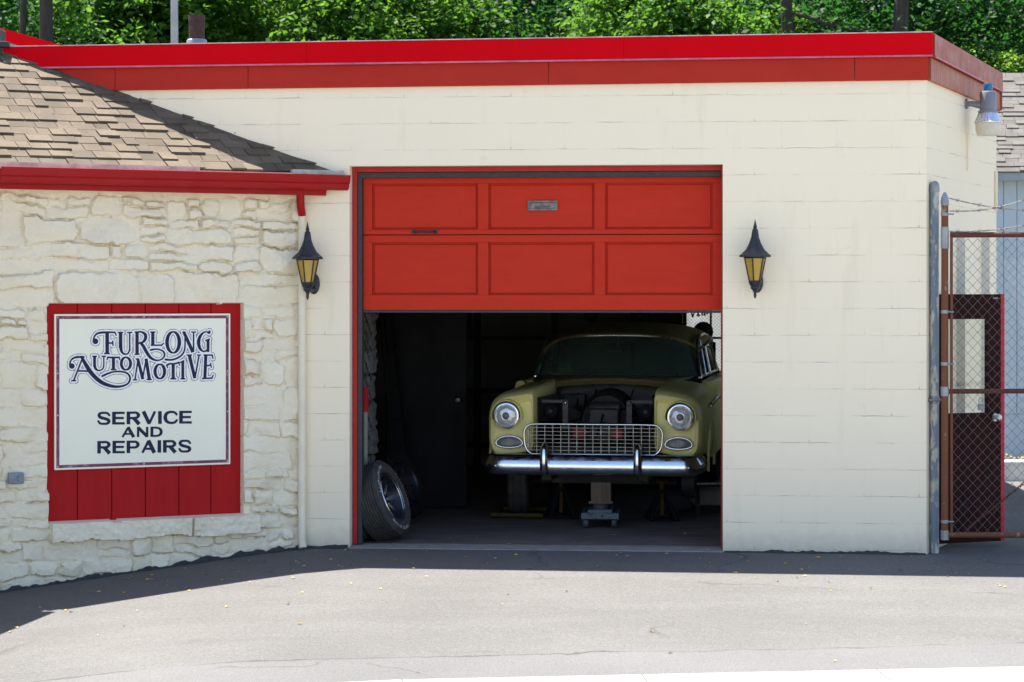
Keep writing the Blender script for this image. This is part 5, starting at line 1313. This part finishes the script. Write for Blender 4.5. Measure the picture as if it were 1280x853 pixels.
# bumper: a shaped chrome blade that wraps round the corners, with two guards
prof = [(.02,.588),(-.004,.590),(-.018,.584),(-.030,.566),(-.041,.545),(-.050,.526),(-.055,.508),(-.053,.48),(-.045,.458),(-.028,.440),(-.004,.432),(.004,.436),(-.018,.452),(-.034,.475),(-.038,.51),(-.03,.54),(-.02,.57),(.02,.578)]
def bplan(x):
    a = abs(x); y = .02*(a/.75)**2
    return y
secsB = []
path = [(x, bplan(x)+.0, 0) for x in np.linspace(-.785, .785, 25)]
endp = [(.82, .04, 25), (.846, .08, 50), (.862, .14, 72), (.87, .22, 85), (.873, .34, 88)]
path = [(-x, y, -a) for x, y, a in endp[::-1]]+path+endp
for x, y, a in path:
    c, s = math.cos(R(a)), math.sin(R(a)); tap = 1-.22*max(0, abs(x)-.83)/.065
    secsB.append([(x-s*oy, y+c*oy, .508+(z-.51)*tap*1.1) for oy, z in prof])
mb = MB(); mb.loft(secsB); bu = mb.build('bumper', 'chrome', car, smooth=35)
for s in (-1, 1):
    mb = MB(); sg = []
    for z, w_, d_ in ((.425,.018,.02),(.432,.030,.05),(.46,.036,.072),(.52,.037,.082),(.58,.036,.080),(.63,.033,.072),(.665,.027,.058),(.685,.016,.04),(.692,.006,.02)):
        sg.append([(s*.385+math.cos(t)*w_, -.03-d_*.5+math.sin(t)*d_*.62, z) for t in np.linspace(0, 2*math.pi, 22)[:-1]])
    mb.loft(sg); mb.build('bumper_guard', 'chrome', bu, smooth=60)
    mb = MB(); mb.lathe([(0, -.008), (.010, -.006), (.016, -.002), (.018, .004)], 14, Matrix.Translation((s*.80, -.03, .495)) @ Matrix.Rotation(R(90), 4, 'X') @ Matrix.Diagonal((1,1,-1,1))); mb.build('bumper_bolt', 'chrome_dull', bu, smooth=50)
# engine bay
mb = MB(); mb.grid(lambda a, b: (-.5+a, 1.46+.02*math.sin(9*a)*b, .5+.58*b+.06*(1-abs(2*a-1)**3)*b), 14, 8); mb.build('firewall', 'engine_grey', car, solid=.02, smooth=50)
mb = MB(); mb.loft([[(x*k, y, .55+(z-.55)*k) for x, z in [(.24*math.cos(t), .80+.285*math.sin(t) if math.sin(t) > 0 else .8+.3*math.sin(t)) for t in np.linspace(0, 2*math.pi, 30)[:-1]]] for y, k in ((1.42, 1.0), (1.1, .98), (1.05, .9))]); mb.build('engine_cover', 'engine_dark', car, smooth=40)
mb = MB(); mb.box(-.13, .13, .85, 1.04, .62, .93); mb.tube([(-.14, .95, .93), (.14, .95, .93)], .05, 12); mb.tube([(0, .84, .72), (0, .80, .72)], .10, 20); mb.build('engine_block', 'engine_grey', car, bevel=.015, smooth=40)
mb = MB(); mb.box(-.49, .49, .30, .33, .5, .60); mb.box(-.49, .49, .31, .34, .60, .64); mb.box(-.46, .46, .55, .62, .42, .5); mb.build('radiator_support', 'engine_dark', car)
for s in (-1, 1):
    mb = MB(); mb.box(s*.16-.05, s*.16+.05, .40, .46, .70, .79); mb.build('fan_shroud', 'rag_red', car, bevel=.01)
mb = MB(); rs5 = random.Random(2)
for k in range(7):
    x0, x1 = rs5.uniform(-.45, .45), rs5.uniform(-.4, .4); mb.tube([tuple(q) for q in spline([(x0, 1.40, rs5.uniform(.85, 1.08)), (x0*.8, 1.2, rs5.uniform(.7, .95)), (x1, .95, rs5.uniform(.65, .95)), (x1*1.1, .6, rs5.uniform(.6, .8))], 6)], rs5.uniform(.005, .012), 6)
mb.build('engine_hoses', 'horn', car, smooth=60)
mb = MB(); mb.box(-.42, -.22, 1.34, 1.43, .92, 1.03); mb.build('fluid_box', 'engine_dark', car, bevel=.008)
mb = MB(); mb.lathe([(0, 0), (.07, 0), (.07, .12), (.0, .13)], 18, Matrix.Translation((.34, 1.36, .86)) @ Matrix.Rotation(R(90), 4, 'X')); mb.build('fluid_jar', 'engine_dark', car, bevel=.008)
# cowl
def ws_base(u): a = abs(u); return Vector((.76*u, 1.62+.40*a**3.2, 1.168-.012*a**4))
def ws_top(u): a = abs(u); return Vector((.685*u+0.0, 2.0+.24*a**3.2, 1.540-.04*a**2-.09*a**7))
mb = MB(); mb.grid(lambda a, b: tuple(Vector((.50*(2*a-1), 1.44, 1.125+.03*(1-(2*a-1)**2))).lerp(ws_base((2*a-1)*.99), b)+Vector((0,0,.012*math.sin(b*3.14)))), 24, 6); mb.build('cowl', 'car_yellow_shaded', car, solid=.012, smooth=50)
mb = MB(); mb.grid(lambda a, b: (-.505+1.01*a, 1.425-.03*b, 1.12+.032*(1-(2*a-1)**2)-.03*b), 20, 1); mb.build('cowl_lip', 'car_yellow_shaded', car, solid=.006)
# windscreen with bright surround
def ws_pt(u, v):
    p = ws_base(u).lerp(ws_top(u), v); bulge = .03*math.sin(math.pi*v); return p+Vector((0, -bulge, .01*math.sin(math.pi*v)))
mb = MB(); mb.grid(lambda a, b: tuple(ws_pt(2*a-1, b)), 40, 10); wsg = mb.build('windshield', 'windshield', car, smooth=80, fix=False)
per = [ws_pt(u, 0) for u in np.linspace(-1, 1, 40)]+[ws_pt(1, v) for v in np.linspace(0, 1, 12)[1:-1]]+[ws_pt(u, 1) for u in np.linspace(1, -1, 40)]+[ws_pt(-1, v) for v in np.linspace(1, 0, 12)[1:-1]]
mb = MB(); mb.tube(per, .013, 8, closed=True); mb.build('windshield_frame', 'chrome_dull', car, smooth=60)
mb = MB(); mb.box(-.10, .10, 1.96, 1.985, 1.39, 1.44); mb.tube([(0, 1.97, 1.44), (0, 2.03, 1.52)], .008, 6); mm_ = mb.build('rear_view_mirror', 'chrome_dull', car, bevel=.008)
mb = MB(); mb.grid(lambda a, b: (-.74+1.48*a, 1.75+.3*b, 1.13+.04*math.sin(b*2)), 6, 3); mb.box(-.74, .74, 2.02, 2.06, .8, 1.14); mb.build('dashboard', 'seat', car, solid=.01)
mb = MB(); c0 = Vector((.36, 2.22, 1.10)); ring = [c0+Vector((.2*math.cos(t), .09*math.sin(t), .18*math.sin(t))) for t in np.linspace(0, 2*math.pi, 30)[:-1]]; mb.tube(ring, .011, 8, closed=True)
mb.tube([c0, (.36, 1.9, .95)], .02, 8); mb.tube([ring[0], c0, ring[15]], .009, 6); mb.build('steering_wheel', 'horn', car, smooth=60)
for y in (2.75, 3.65):
    mb = MB(); mb.box(-.66, .66, y, y+.5, .62, .80); mb.box(-.66, .66, y+.42, y+.55, .80, 1.16); mb.build('bench_seat', 'seat', car, bevel=.05, bevseg=3, smooth=50)
# roof
def roof_pt(a, b):
    u = 2*a-1; y = 2.0+.22*abs(u)**3.2*(1-b)+1.98*b; 
    zt = 1.556+.088*math.sin(min(1, b*1.25)*math.pi*.62) - (.20*max(0, b-.62)**1.5*4 if b > .62 else 0)
    hw = .70+.06*math.sin(b*math.pi)
    return (hw*u, y, zt-.008-.05*abs(u)**2-.09*abs(u)**6)
mb = MB(); mb.grid(roof_pt, 30, 26); mb.build('car_roof', 'car_yellow_shaded', car, solid=.02, smooth=60)
for s in (-1, 1):
    mb = MB(); mb.tube([Vector(roof_pt((1+s)/2, b))+Vector((s*.012, 0, -.012)) for b in np.linspace(0, .8, 16)], .014, 8); mb.build('drip_rail', 'chrome_dull', car, smooth=60)
    # body side, door, rear quarter
    mb = MB(); mb.loft([sup(s*.86, .795, .062, .335, 3.4, 36, y, -s*.02) for y in (1.725, 1.8, 2.4, 2.995)]); dr_ = mb.build('car_door', 'car_yellow', car, smooth=40)
    mb = MB(); mb.tube([(s*.93, 2.75, 1.0), (s*.955, 2.76, 1.0), (s*.955, 2.9, 1.0), (s*.93, 2.91, 1.0)], .009, 6); mb.build('handle', 'chrome', dr_, smooth=50)
    mb = MB(); mb.loft([sup(s*.86, .80+.02*(y-3), .068, .34+.02*(y-3), 3.4, 36, y, -s*.02) for y in (3.0, 3.6, 4.2, 4.7, 4.85)]); mb.build('rear_quarter', 'car_yellow', car, smooth=40)
    mb = MB(); zt_ = [(s*.932, .72, .968), (s*.936, 1.2, .985), (s*.934, 1.7, .995), (s*.936, 2.4, .985), (s*.936, 2.99, .94)]; mb.tube([tuple(q) for q in spline(zt_, 8)], [.004]+[.011]*31+[.008], 6); mb.build('side_trim', 'chrome', car, smooth=60)
    # side glass with a bright frame, vent pillar
    pts = [(1.99, 1.165), (2.06, 1.30), (2.16, 1.42), (2.26, 1.475), (2.5, 1.52), (3.0, 1.535), (3.35, 1.51), (3.55, 1.42), (3.62, 1.165)]
    xs_ = lambda z, y=2.6: s*(.755+.035*min(1.3, max(0, y-2))-.075*max(0, (z-1.165)/.37))
    mb = MB(); mb.tube([(xs_(z, y), y, z) for y, z in pts], .013, 8); mb.tube([(xs_(z, y), y, z) for y, z in (pts[0], pts[-1])], .014, 8); wf_ = mb.build('side_window', 'chrome', car, smooth=50)
    mb = MB(); mb.tube([(xs_(1.165), 2.36, 1.165), (xs_(1.48), 2.44, 1.49)], .010, 6); mb.tube([(xs_(1.165), 2.98, 1.165), (xs_(1.52), 2.98, 1.525)], .012, 6); mb.build('vent_pillar', 'chrome_dull', wf_, smooth=50)
    mb = MB(); mb.add([(xs_(z, y)-s*.004, y, z) for y, z in pts], [tuple(range(len(pts)))]); mb.build('pane', 'side_glass', wf_, fix=False)
    mb = MB(); mb.loft([[(s*.77, y0, 1.135), (s*.90, y0, 1.115), (s*.90, y0, 1.09), (s*.77, y0, 1.09)] for y0 in (1.9, 2.4, 3.0, 3.7, 4.4)]); mb.build('belt_line', 'car_yellow', car, bevel=.01)
    # rear pillar
    mb = MB(); mb.add([(s*.81, 3.62, 1.14), (s*.81, 3.78, 1.14), (s*.69, 3.70, 1.46), (s*.70, 3.58, 1.47)], [(0,1,2,3)]); mb.build('rear_pillar', 'car_yellow_shaded', car, solid=.03)
mb = MB(); mb.grid(lambda a, b: (.80*(2*a-1), 4.15+.72*b, 1.13-.06*b*b-.03*(2*a-1)**2), 10, 6); mb.grid(lambda a, b: (.88*(2*a-1), 4.86, .48+.6*b), 6, 4); mb.build('boot_lid', 'car_yellow', car, solid=.02, smooth=50)
mb = MB(); mb.grid(lambda a, b: (Vector((.79*(2*a-1), 4.2-.42*abs(2*a-1)**4, 1.14)).lerp(Vector((.68*(2*a-1), 4.0-.3*abs(2*a-1)**4, 1.46)), b)), 24, 4); mb.build('rear_window', 'side_glass', car, fix=False)
mb = MB(); mb.box(-.79, .79, 1.5, 4.8, .42, .47); mb.box(-.45, -.36, .2, 4.6, .36, .45); mb.box(.36, .45, .2, 4.6, .36, .45); mb.box(-.42, .42, .62, .74, .30, .40); mb.build('chassis', 'engine_dark', car, bevel=.01)
for s in (-1, 1):
    mb = MB(); mb.tube([(s*.2, .68, .33), (s*.62, .84, .30)], .028, 8); mb.tube([(s*.3, .70, .5), (s*.58, .84, .48)], .02, 8); mb.tube([(s*.42, .76, .32), (s*.42, .8, .6)], .05, 12); mb.tube([(s*.1, .95, .28), (s*.6, .98, .29)], .014, 6); mb.build('suspension_arm', 'engine_dark', car, smooth=50)
def wheel_mesh(kind):
    tyre = [(.215,-.075),(.25,-.088),(.30,-.088),(.325,-.080),(.338,-.066)]
    for q in (-.045, -.02, .02, .045): tyre += [(.339, q-.012), (.339, q-.004), (.331, q-.002), (.331, q+.002)]
    tyre += [(.338,.066),(.325,.080),(.30,.088),(.25,.088),(.215,.075)]
    return tyre
mb = MB(); WT = Matrix.Translation((-.735, .84, .345)) @ Matrix.Rotation(R(6), 4, 'Z') @ Matrix.Rotation(R(90), 4, 'Y')
mb.lathe([(r*.98, h) for r, h in wheel_mesh(0)], 48, WT); wh = mb.build('front_wheel', 'rubber', car, smooth=30)
mb = MB(); mb.lathe([(0, -.02), (.12, -.03), (.2, -.05), (.215, -.075), (.215, .075), (.2, .04), (.1, .03), (0, .03)], 32, WT); mb.build('rim', 'wheel_dark', wh, smooth=40)
mb = MB(); mb.lathe([(0, -.05), (.14, -.05), (.14, .05), (.06, .06), (0, .07)], 28, Matrix.Translation((.735, .84, .31)) @ Matrix.Rotation(R(90), 4, 'Y')); mb.build('brake_drum', 'engine_dark', car, smooth=40)
for s in (-1, 1):
    WT = Matrix.Translation((s*.73, 3.75, .40)) @ Matrix.Rotation(R(90), 4, 'Y'); mb = MB(); mb.lathe(wheel_mesh(0), 40, WT); wh = mb.build('rear_wheel', 'rubber', car, smooth=30)
    mb = MB(); mb.lathe([(0, -.02), (.12, -.03), (.2, -.05), (.215, -.075), (.215, .075), (.2, .04), (.1, .03), (0, .03)], 28, WT); mb.build('rim', 'wheel_dark', wh, smooth=40)
CARM = matrix_of(car)
cl = lambda x, y, z=0: CARM @ Vector((x, y, z))

# ================================================================== what holds the car up
jp = at(750, 655, 1.36)
jk = thing('floor_jack', 'worn blue grey trolley jack on the floor under the middle of the bumper', 'jack', (jp.x, 1.36, 0), R(-4))
mb = MB(); mb.box(-.155, .155, -.03, .05, .075, .125); mb.box(-.155, -.13, .05, .5, .06, .12); mb.box(.13, .155, .05, .5, .06, .12); mb.box(-.10, .10, .0, .3, .12, .15); mb.build('jack_frame', 'jack_blue', jk, bevel=.006)
for s in (-1, 1):
    mb = MB(); mb.lathe([(0, -.022), (.036, -.022), (.042, -.014), (.042, .014), (.036, .022), (0, .022)], 20, Matrix.Translation((s*.115, .01, .042)) @ Matrix.Rotation(R(90), 4, 'Y')); mb.build('wheel', 'engine_grey', jk, smooth=40)
mb = MB(); mb.lathe([(0, .0), (.06, 0), (.065, .03), (.055, .04), (0, .04)], 20, Matrix.Translation((0, .12, .15))); mb.tube([(0, .5, .1), (0, .12, .16)], .035, 10); mb.build('saddle', 'engine_grey', jk, smooth=40)
mb = MB(); mb.tube([(.02, -.032, .10), (.02, -.02, .10)], .012, 10); mb.build('pivot', 'horn', jk)
wp_ = jk.matrix_basis if False else matrix_of(jk) @ Vector((.005, .12, .192))
wb = thing('wood_block', 'upright old timber block standing on the jack under the car', 'timber block', tuple(wp_), R(-4))
mb = MB(); mb.box(-.082, .082, -.045, .045, 0, .175); mb.box(-.10, .10, -.05, .05, -.0005, .02); mb.build('timber', 'old_wood', wb, bevel=.005)
def make_stand(label, loc, rz):
    t = thing('jack_stand', label, 'jack stand', loc, rz, 'jack stands under the car')
    for k in range(4):
        a = math.pi/4+k*math.pi/2; mb = MB(); c, s = math.cos(a), math.sin(a)
        mb.tube([(c*.155, s*.155, .012), (c*.03, s*.03, .25)], [.02, .014], 6); mb.build('leg', 'stand_blue', t, smooth=30)
    mb = MB(); mb.tube([(math.cos(math.pi/4+k*math.pi/2)*.15, math.sin(math.pi/4+k*math.pi/2)*.15, .02) for k in range(4)], .010, 6, closed=True); mb.build('base_ring', 'stand_blue', t); mb = MB(); mb.lathe([(.04, .23), (.042, .27), (.025, .27)], 12); mb.build('collar', 'stand_blue', t)
    mb = MB(); mb.box(-.014, .014, -.018, .018, .05, .32); mb.box(-.045, .045, -.02, .02, .32, .335); mb.box(-.045, -.03, -.02, .02, .335, .355); mb.box(.03, .045, -.02, .02, .335, .355); mb.build('ratchet_post', 'yellow_metal', t, bevel=.003)
    return t
p1, p2 = at(827, 650, 1.95), at(701, 650, 2.15)
s1 = make_stand('dark blue jack stand with yellow post right of the trolley jack', (p1.x, 1.95, 0), R(8))
s2 = copy_tree(s1); s2['label'] = 'dark blue jack stand with yellow post left of the trolley jack, beside the front tyre'; s2.location = (p2.x, 2.15, 0)
wd1 = cl(-.72, .78); dl = thing('wheel_dolly', 'yellow steel wheel dolly on the floor under the front tyre', 'dolly', (wd1.x, wd1.y, 0), CR)
mb = MB()
for y in (-.26, .26): mb.tube([(-.2, y, .035), (.22, y, .035)], .018, 8)
for x in (-.2, .22): mb.tube([(x, -.26, .035), (x, .26, .035)], .018, 8)
mb.build('frame', 'yellow_metal', dl, smooth=50)
for x in (-.2, .22):
    for y in (-.26, .26): mb = MB(); mb.lathe([(0,-.012),(.018,-.012),(.018,.012),(0,.012)], 12, Matrix.Translation((x, y-.03*math.copysign(1,y), .018)) @ Matrix.Rotation(R(90), 4, 'Y')); mb.build('caster', 'horn', dl, smooth=40)

# ================================================================== loose wheels against the left jamb
def loose_wheel(name, label, loc, rot, sc=1.0, letters=True, bright=('chrome_dull', 'chrome', 'rubber')):
    t = thing(name, label, 'wheel'); t.location = loc; t.rotation_euler = rot; t.scale = (sc,)*3
    Rr, Wt = .325, .13
    tyre = [(.205,-.095),(.225,-.118),(.26,-.13),(.292,-.126),(.308,-.110)]
    for q in np.linspace(-.095, .095, 9): tyre += [(.3235, q-.009), (.3245, q+.004), (.315, q+.007), (.315, q+.009)]
    tyre += [(.308,.110),(.292,.126),(.26,.13),(.225,.118),(.205,.095)]
    n = 96; vs = []
    for i, (r, h) in enumerate(tyre):
        for j in range(n):
            th = 2*math.pi*j/n+ (.5*math.pi/n if int(h*60) % 2 else 0); k = 1-(.012 if (r > .31 and (j+int(h*50)) % 4 == 0) else 0); vs.append((r*k*math.cos(th), r*k*math.sin(th), h))
    mb = MB(); mb.add(vs, [(i*n+j, i*n+(j+1) % n, (i+1)*n+(j+1) % n, (i+1)*n+j) for i in range(len(tyre)-1) for j in range(n)]); mb.build('tyre', bright[2], t, smooth=28)
    mb = MB(); mb.lathe([(.206, .1), (.212, .112), (.204, .118), (.196, .10), (.188, .04), (.175, .01), (.06, .0), (.05, .03), (.0, .035)], 48); mb.lathe([(.19, -.09), (.18, .0), (.0, -.01)], 36); mb.build('rim', 'wheel_dark', t, smooth=40)
    mb = MB(); mb.lathe([(.197, .104), (.206, .119), (.213, .112)], 60); mb.build('rim_edge', bright[0], t, smooth=50)
    for k in range(8):
        a = 2*math.pi*k/8; mb = MB(); m_ = Matrix.Rotation(a, 4, 'Z'); pr2 = [(.055,-.014,.04),(.192,-.02,.06),(.192,.02,.06),(.055,.014,.04)]
        lo = [m_ @ Vector((x, y, z-.03)) for x, y, z in pr2]; hi = [m_ @ Vector(p) for p in pr2]; mb.add(lo+hi, [(0,1,2,3)[::-1],(4,5,6,7),(0,1,5,4),(1,2,6,5),(2,3,7,6),(3,0,4,7)]); mb.build('spoke', bright[1], t)
    if letters:
        rr = random.Random(4)
        for a0 in (-.35, 1.85, 3.9):
            mb = MB()
            for k in range(11):
                a = a0+k*.105; w_ = .013; m_ = Matrix.Rotation(a, 4, 'Z')
                for (x0, x1, y0, y1) in rr.choice([[(.262,.285,-w_,-w_+.007),(.262,.269,-w_,w_*.6)], [(.262,.285,-w_,-w_+.006),(.262,.285,w_*.3,w_*.3+.006),(.279,.285,-w_,w_*.5)], [(.262,.285,-.004,.004)], [(.262,.268,-w_,w_*.6),(.279,.285,-w_,w_*.6),(.262,.285,-w_,-w_+.006)]]):
                    mb.add([m_ @ Vector(p) for p in ((x0,y0,.1315),(x1,y0,.1285),(x1,y1,.1285),(x0,y1,.1315))], [(0,1,2,3)])
            mb.build('tyre_lettering', 'letter_white', t, fix=False)
    return t
def axis_rot(n): return Vector(n).normalized().to_track_quat('Z', 'Y').to_euler()
wl = at(483, 628, .50)
loose_wheel('loose_wheel', 'fat white lettered tyre on a dark spoked wheel leaning on the left door jamb', (wl.x-.045, .50, .303), axis_rot((.90, -.27, .36)), .94)
w2 = at(503, 606, 1.75)
loose_wheel('spare_wheel', 'dim second wheel leaning behind the white lettered tyre', (w2.x-.05, 1.75, .31), axis_rot((.86, -.34, .36)), .92, False, ('wheel_dark', 'engine_dark', 'rubber_dim'))

# ================================================================== the dark depth of the workshop
def bx(name, mat, parent, *b, bev=.006): return MB().box(*b).build(name, mat, parent, world=True, bevel=bev)
# rough stone return and a red and white marker post at the left jamb
a = GA.w(oL-.02, .25)
st = thing('stone_pier', 'rough stone pier just inside the left door jamb', 'pier', tuple(GA.w(oL+.05, .75, 0)), R(-4.7))
mb = MB(); g_ = 40
def pier(a, b):
    k_ = int(b*11.99); o_ = (.0, .012, -.006, .016, .002, -.01, .008, .0, .014, -.004, .006, .01)[k_]; e_ = abs((b*12) % 1-.5)*2
    n_ = .006*math.sin(a*19+b*131)+.005*math.sin(b*223+a*31)-.02*max(0, e_-.86)/.14
    return (-.09+.115*a+(o_+n_ if a > .9 else 0), -.12-n_-o_*.4, 2.55*b)
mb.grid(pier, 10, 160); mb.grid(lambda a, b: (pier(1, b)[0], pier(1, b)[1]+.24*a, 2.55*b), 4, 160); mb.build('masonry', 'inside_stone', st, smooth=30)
mp = at(456, 560, .62); po_ = thing('marker_post', 'pale post with a red top standing inside the left door jamb', 'post', (mp.x, .62, 0))
zr, zw = at(456, 515, .62).z, at(456, 484, .62).z
mb = MB(); mb.tube([(mp.x, .62, 0), (mp.x, .62, zr)], .024, 12); mb.build('pole', 'pale_plastic', po_, world=True, smooth=50)
mb = MB(); mb.tube([(mp.x, .62, zr), (mp.x, .62, zw)], .027, 12); mb.build('red_top', 'panel_red', po_, world=True, smooth=50)
dl0, dl1 = at(484, 500, 3.0), at(583.5, 500, 3.0)
idr = thing('inside_door', 'tall dark steel door with a round knob standing open left of the car', 'door', (dl0.x, 3.0, 0))
bx('door_leaf', 'steel_dark', idr, dl0.x, dl1.x, 3.0, 3.045, .01, 2.35)
mb = MB(); mb.lathe([(0, .07), (.02, .066), (.03, .05), (.012, .03), (.012, .0), (.035, .0)], 18, Matrix.Translation((dl1.x-.08, 3.0, at(573, 500, 3.0).z)) @ Matrix.Rotation(R(90), 4, 'X')); mb.build('knob', 'slot_metal', idr, world=True, smooth=45)
ld = thing('ladder', 'dark ladder leaning at a slant beside the tall steel door', 'ladder', (at(492, 600, 2.3).x, 2.3, 0))
mb = MB(); l0, l1 = at(497, 640, 2.1), at(470, 395, 2.6)
r0, r1 = at(520, 640, 2.35), at(480, 395, 2.85); l0.z = r0.z = .01; l1.z = r1.z = 2.35
mb.tube([l0, l1], .018, 8); mb.tube([r0, r1], .018, 8); mb.build('rails', 'ladder_dark', ld, world=True, smooth=50)
for k in range(7):
    t = .1+.125*k; mb = MB(); mb.tube([l0.lerp(l1, t), r0.lerp(r1, t)], .013, 8); mb.build('rung', 'ladder_dark', ld, world=True, smooth=50)
sf = thing('storage_shelf', 'dark steel shelf rack along the back wall behind the car', 'shelf', (.0, 7.1, 0), R(-4.7)); sm = matrix_of(sf)
mb = MB()
for x in (-1.25, -.4, .45, 1.3):
    for y in (0, .42): mb.box(x-.02, x+.02, y-.02, y+.02, 0, 2.5)
mb.build('uprights', 'shelf_steel', sf)
for z in (.25, .85, 1.42, 1.98):
    mb = MB(); mb.box(-1.27, 1.32, -.02, .44, z, z+.03); mb.build('shelf_board', 'shelf_steel', sf)
rs6 = random.Random(9); boxes = []
labs = ['tan carton on the dark rack left of the car roof', 'dim parts box on the shelf rack behind the car roof', 'narrow dark carton on the shelf rack near the back wall', 'wide dark carton high on the shelf rack', 'dim tin box on the shelf rack over the car roof']
for i, (x, z, w_, h) in enumerate(((-1.05, 1.45, .34, .26), (-.6, 1.45, .25, .33), (-.1, 2.01, .22, .3), (.3, 2.01, .42, .22), (.85, 2.01, .3, .28))):
    p = sm @ Vector((x, .08, z)); t = thing('storage_box', labs[i], 'box', tuple(p), R(-4.7), 'boxes on the storage shelf')
    mb = MB(); mb.box(-w_/2, w_/2, 0, .3, .001, h); mb.build('carton', 'box_card' if i in (0, 3) else 'steel_dark', t, bevel=.005)
    mb = MB(); mb.box(-w_/2-.004, w_/2+.004, -.004, .304, h-.05, h+.006); mb.build('lid', 'box_card' if i in (0, 3) else 'shelf_steel', t, bevel=.004)
for px, lab in ((739, 'round dim belt pulley hanging from the ceiling above the car windshield'), (800, 'round dim belt pulley hanging nearer the bright window')):
    c = at(px, 395, 6.2); t = thing('pulley', lab, 'pulley', tuple(c), 0, 'pulleys hanging over the car')
    mb = MB(); mb.lathe([(.018,-.02),(.03,-.022),(.034,-.008),(.06,-.012),(.068,-.02),(.072,-.01),(.066,0),(.072,.01),(.06,.02),(.03,.02)], 26, Matrix.Rotation(R(90), 4, 'X')); mb.build('pulley_wheel', 'shelf_steel', t, smooth=40)
    mb = MB(); mb.box(-.008, .008, -.03, -.024, 0, ZW-c.z-.0); mb.build('hanger', 'shelf_steel', t)
# cabinet that carries the round brown ball by the window
bl = at(879, 415, 6.6); cbz = bl.z-.105
cb = thing('tool_cabinet', 'dark tool cabinet behind the car in front of the bright window', 'cabinet', (bl.x, 6.7, 0))
bx('cabinet_body', 'shelf_steel', cb, bl.x-.35, bl.x+.12, 6.45, 6.9, .0, cbz)
for k in range(4): bx('drawer', 'steel_dark', cb, bl.x-.33, bl.x+.10, 6.43, 6.449, .1+k*.3, .37+k*.3)
b_ = MB(); b_.lathe([(.107*math.sin(t), -.107*math.cos(t)) for t in np.linspace(0, math.pi, 24)], 36); o = b_.build('round_ball', 'ball_brown', smooth=80); o.location = (bl.x, 6.6, cbz+.106); tag(o, 'dark brown ball on the cabinet, showing over the car roof against the window', 'ball')
pb2 = at(885, 622, 2.6); bn = thing('storage_bin', 'pale flat storage bin on the floor at the right, beneath the car door', 'bin', (pb2.x, 2.6, 0))
bx('bin_body', 'pale_plastic', bn, pb2.x-.12, pb2.x+.5, 2.6, 2.95, .06, at(885, 613, 2.6).z, bev=.02); bx('bin_base', 'shelf_steel', bn, pb2.x-.12, pb2.x+.5, 2.605, 2.94, .0, .058)
rd = thing('steel_bar', 'pale steel bar lying across two feet at the right under the car door', 'bar', (pb2.x, 2.3, 0)); zb3 = at(880, 605.5, 2.3).z
mb = MB(); mb.tube([(at(862, 605, 2.3).x, 2.3, zb3), (at(930, 605, 2.3).x, 2.3, zb3+.01)], .012, 10); mb.build('bar', 'chrome_dull', rd, world=True, smooth=50)
for px in (872, 924): x = at(px, 605, 2.3).x; mb = MB(); mb.box(x-.015, x+.015, 2.27, 2.33, 0, zb3-.012); mb.build('foot', 'shelf_steel', rd, world=True)
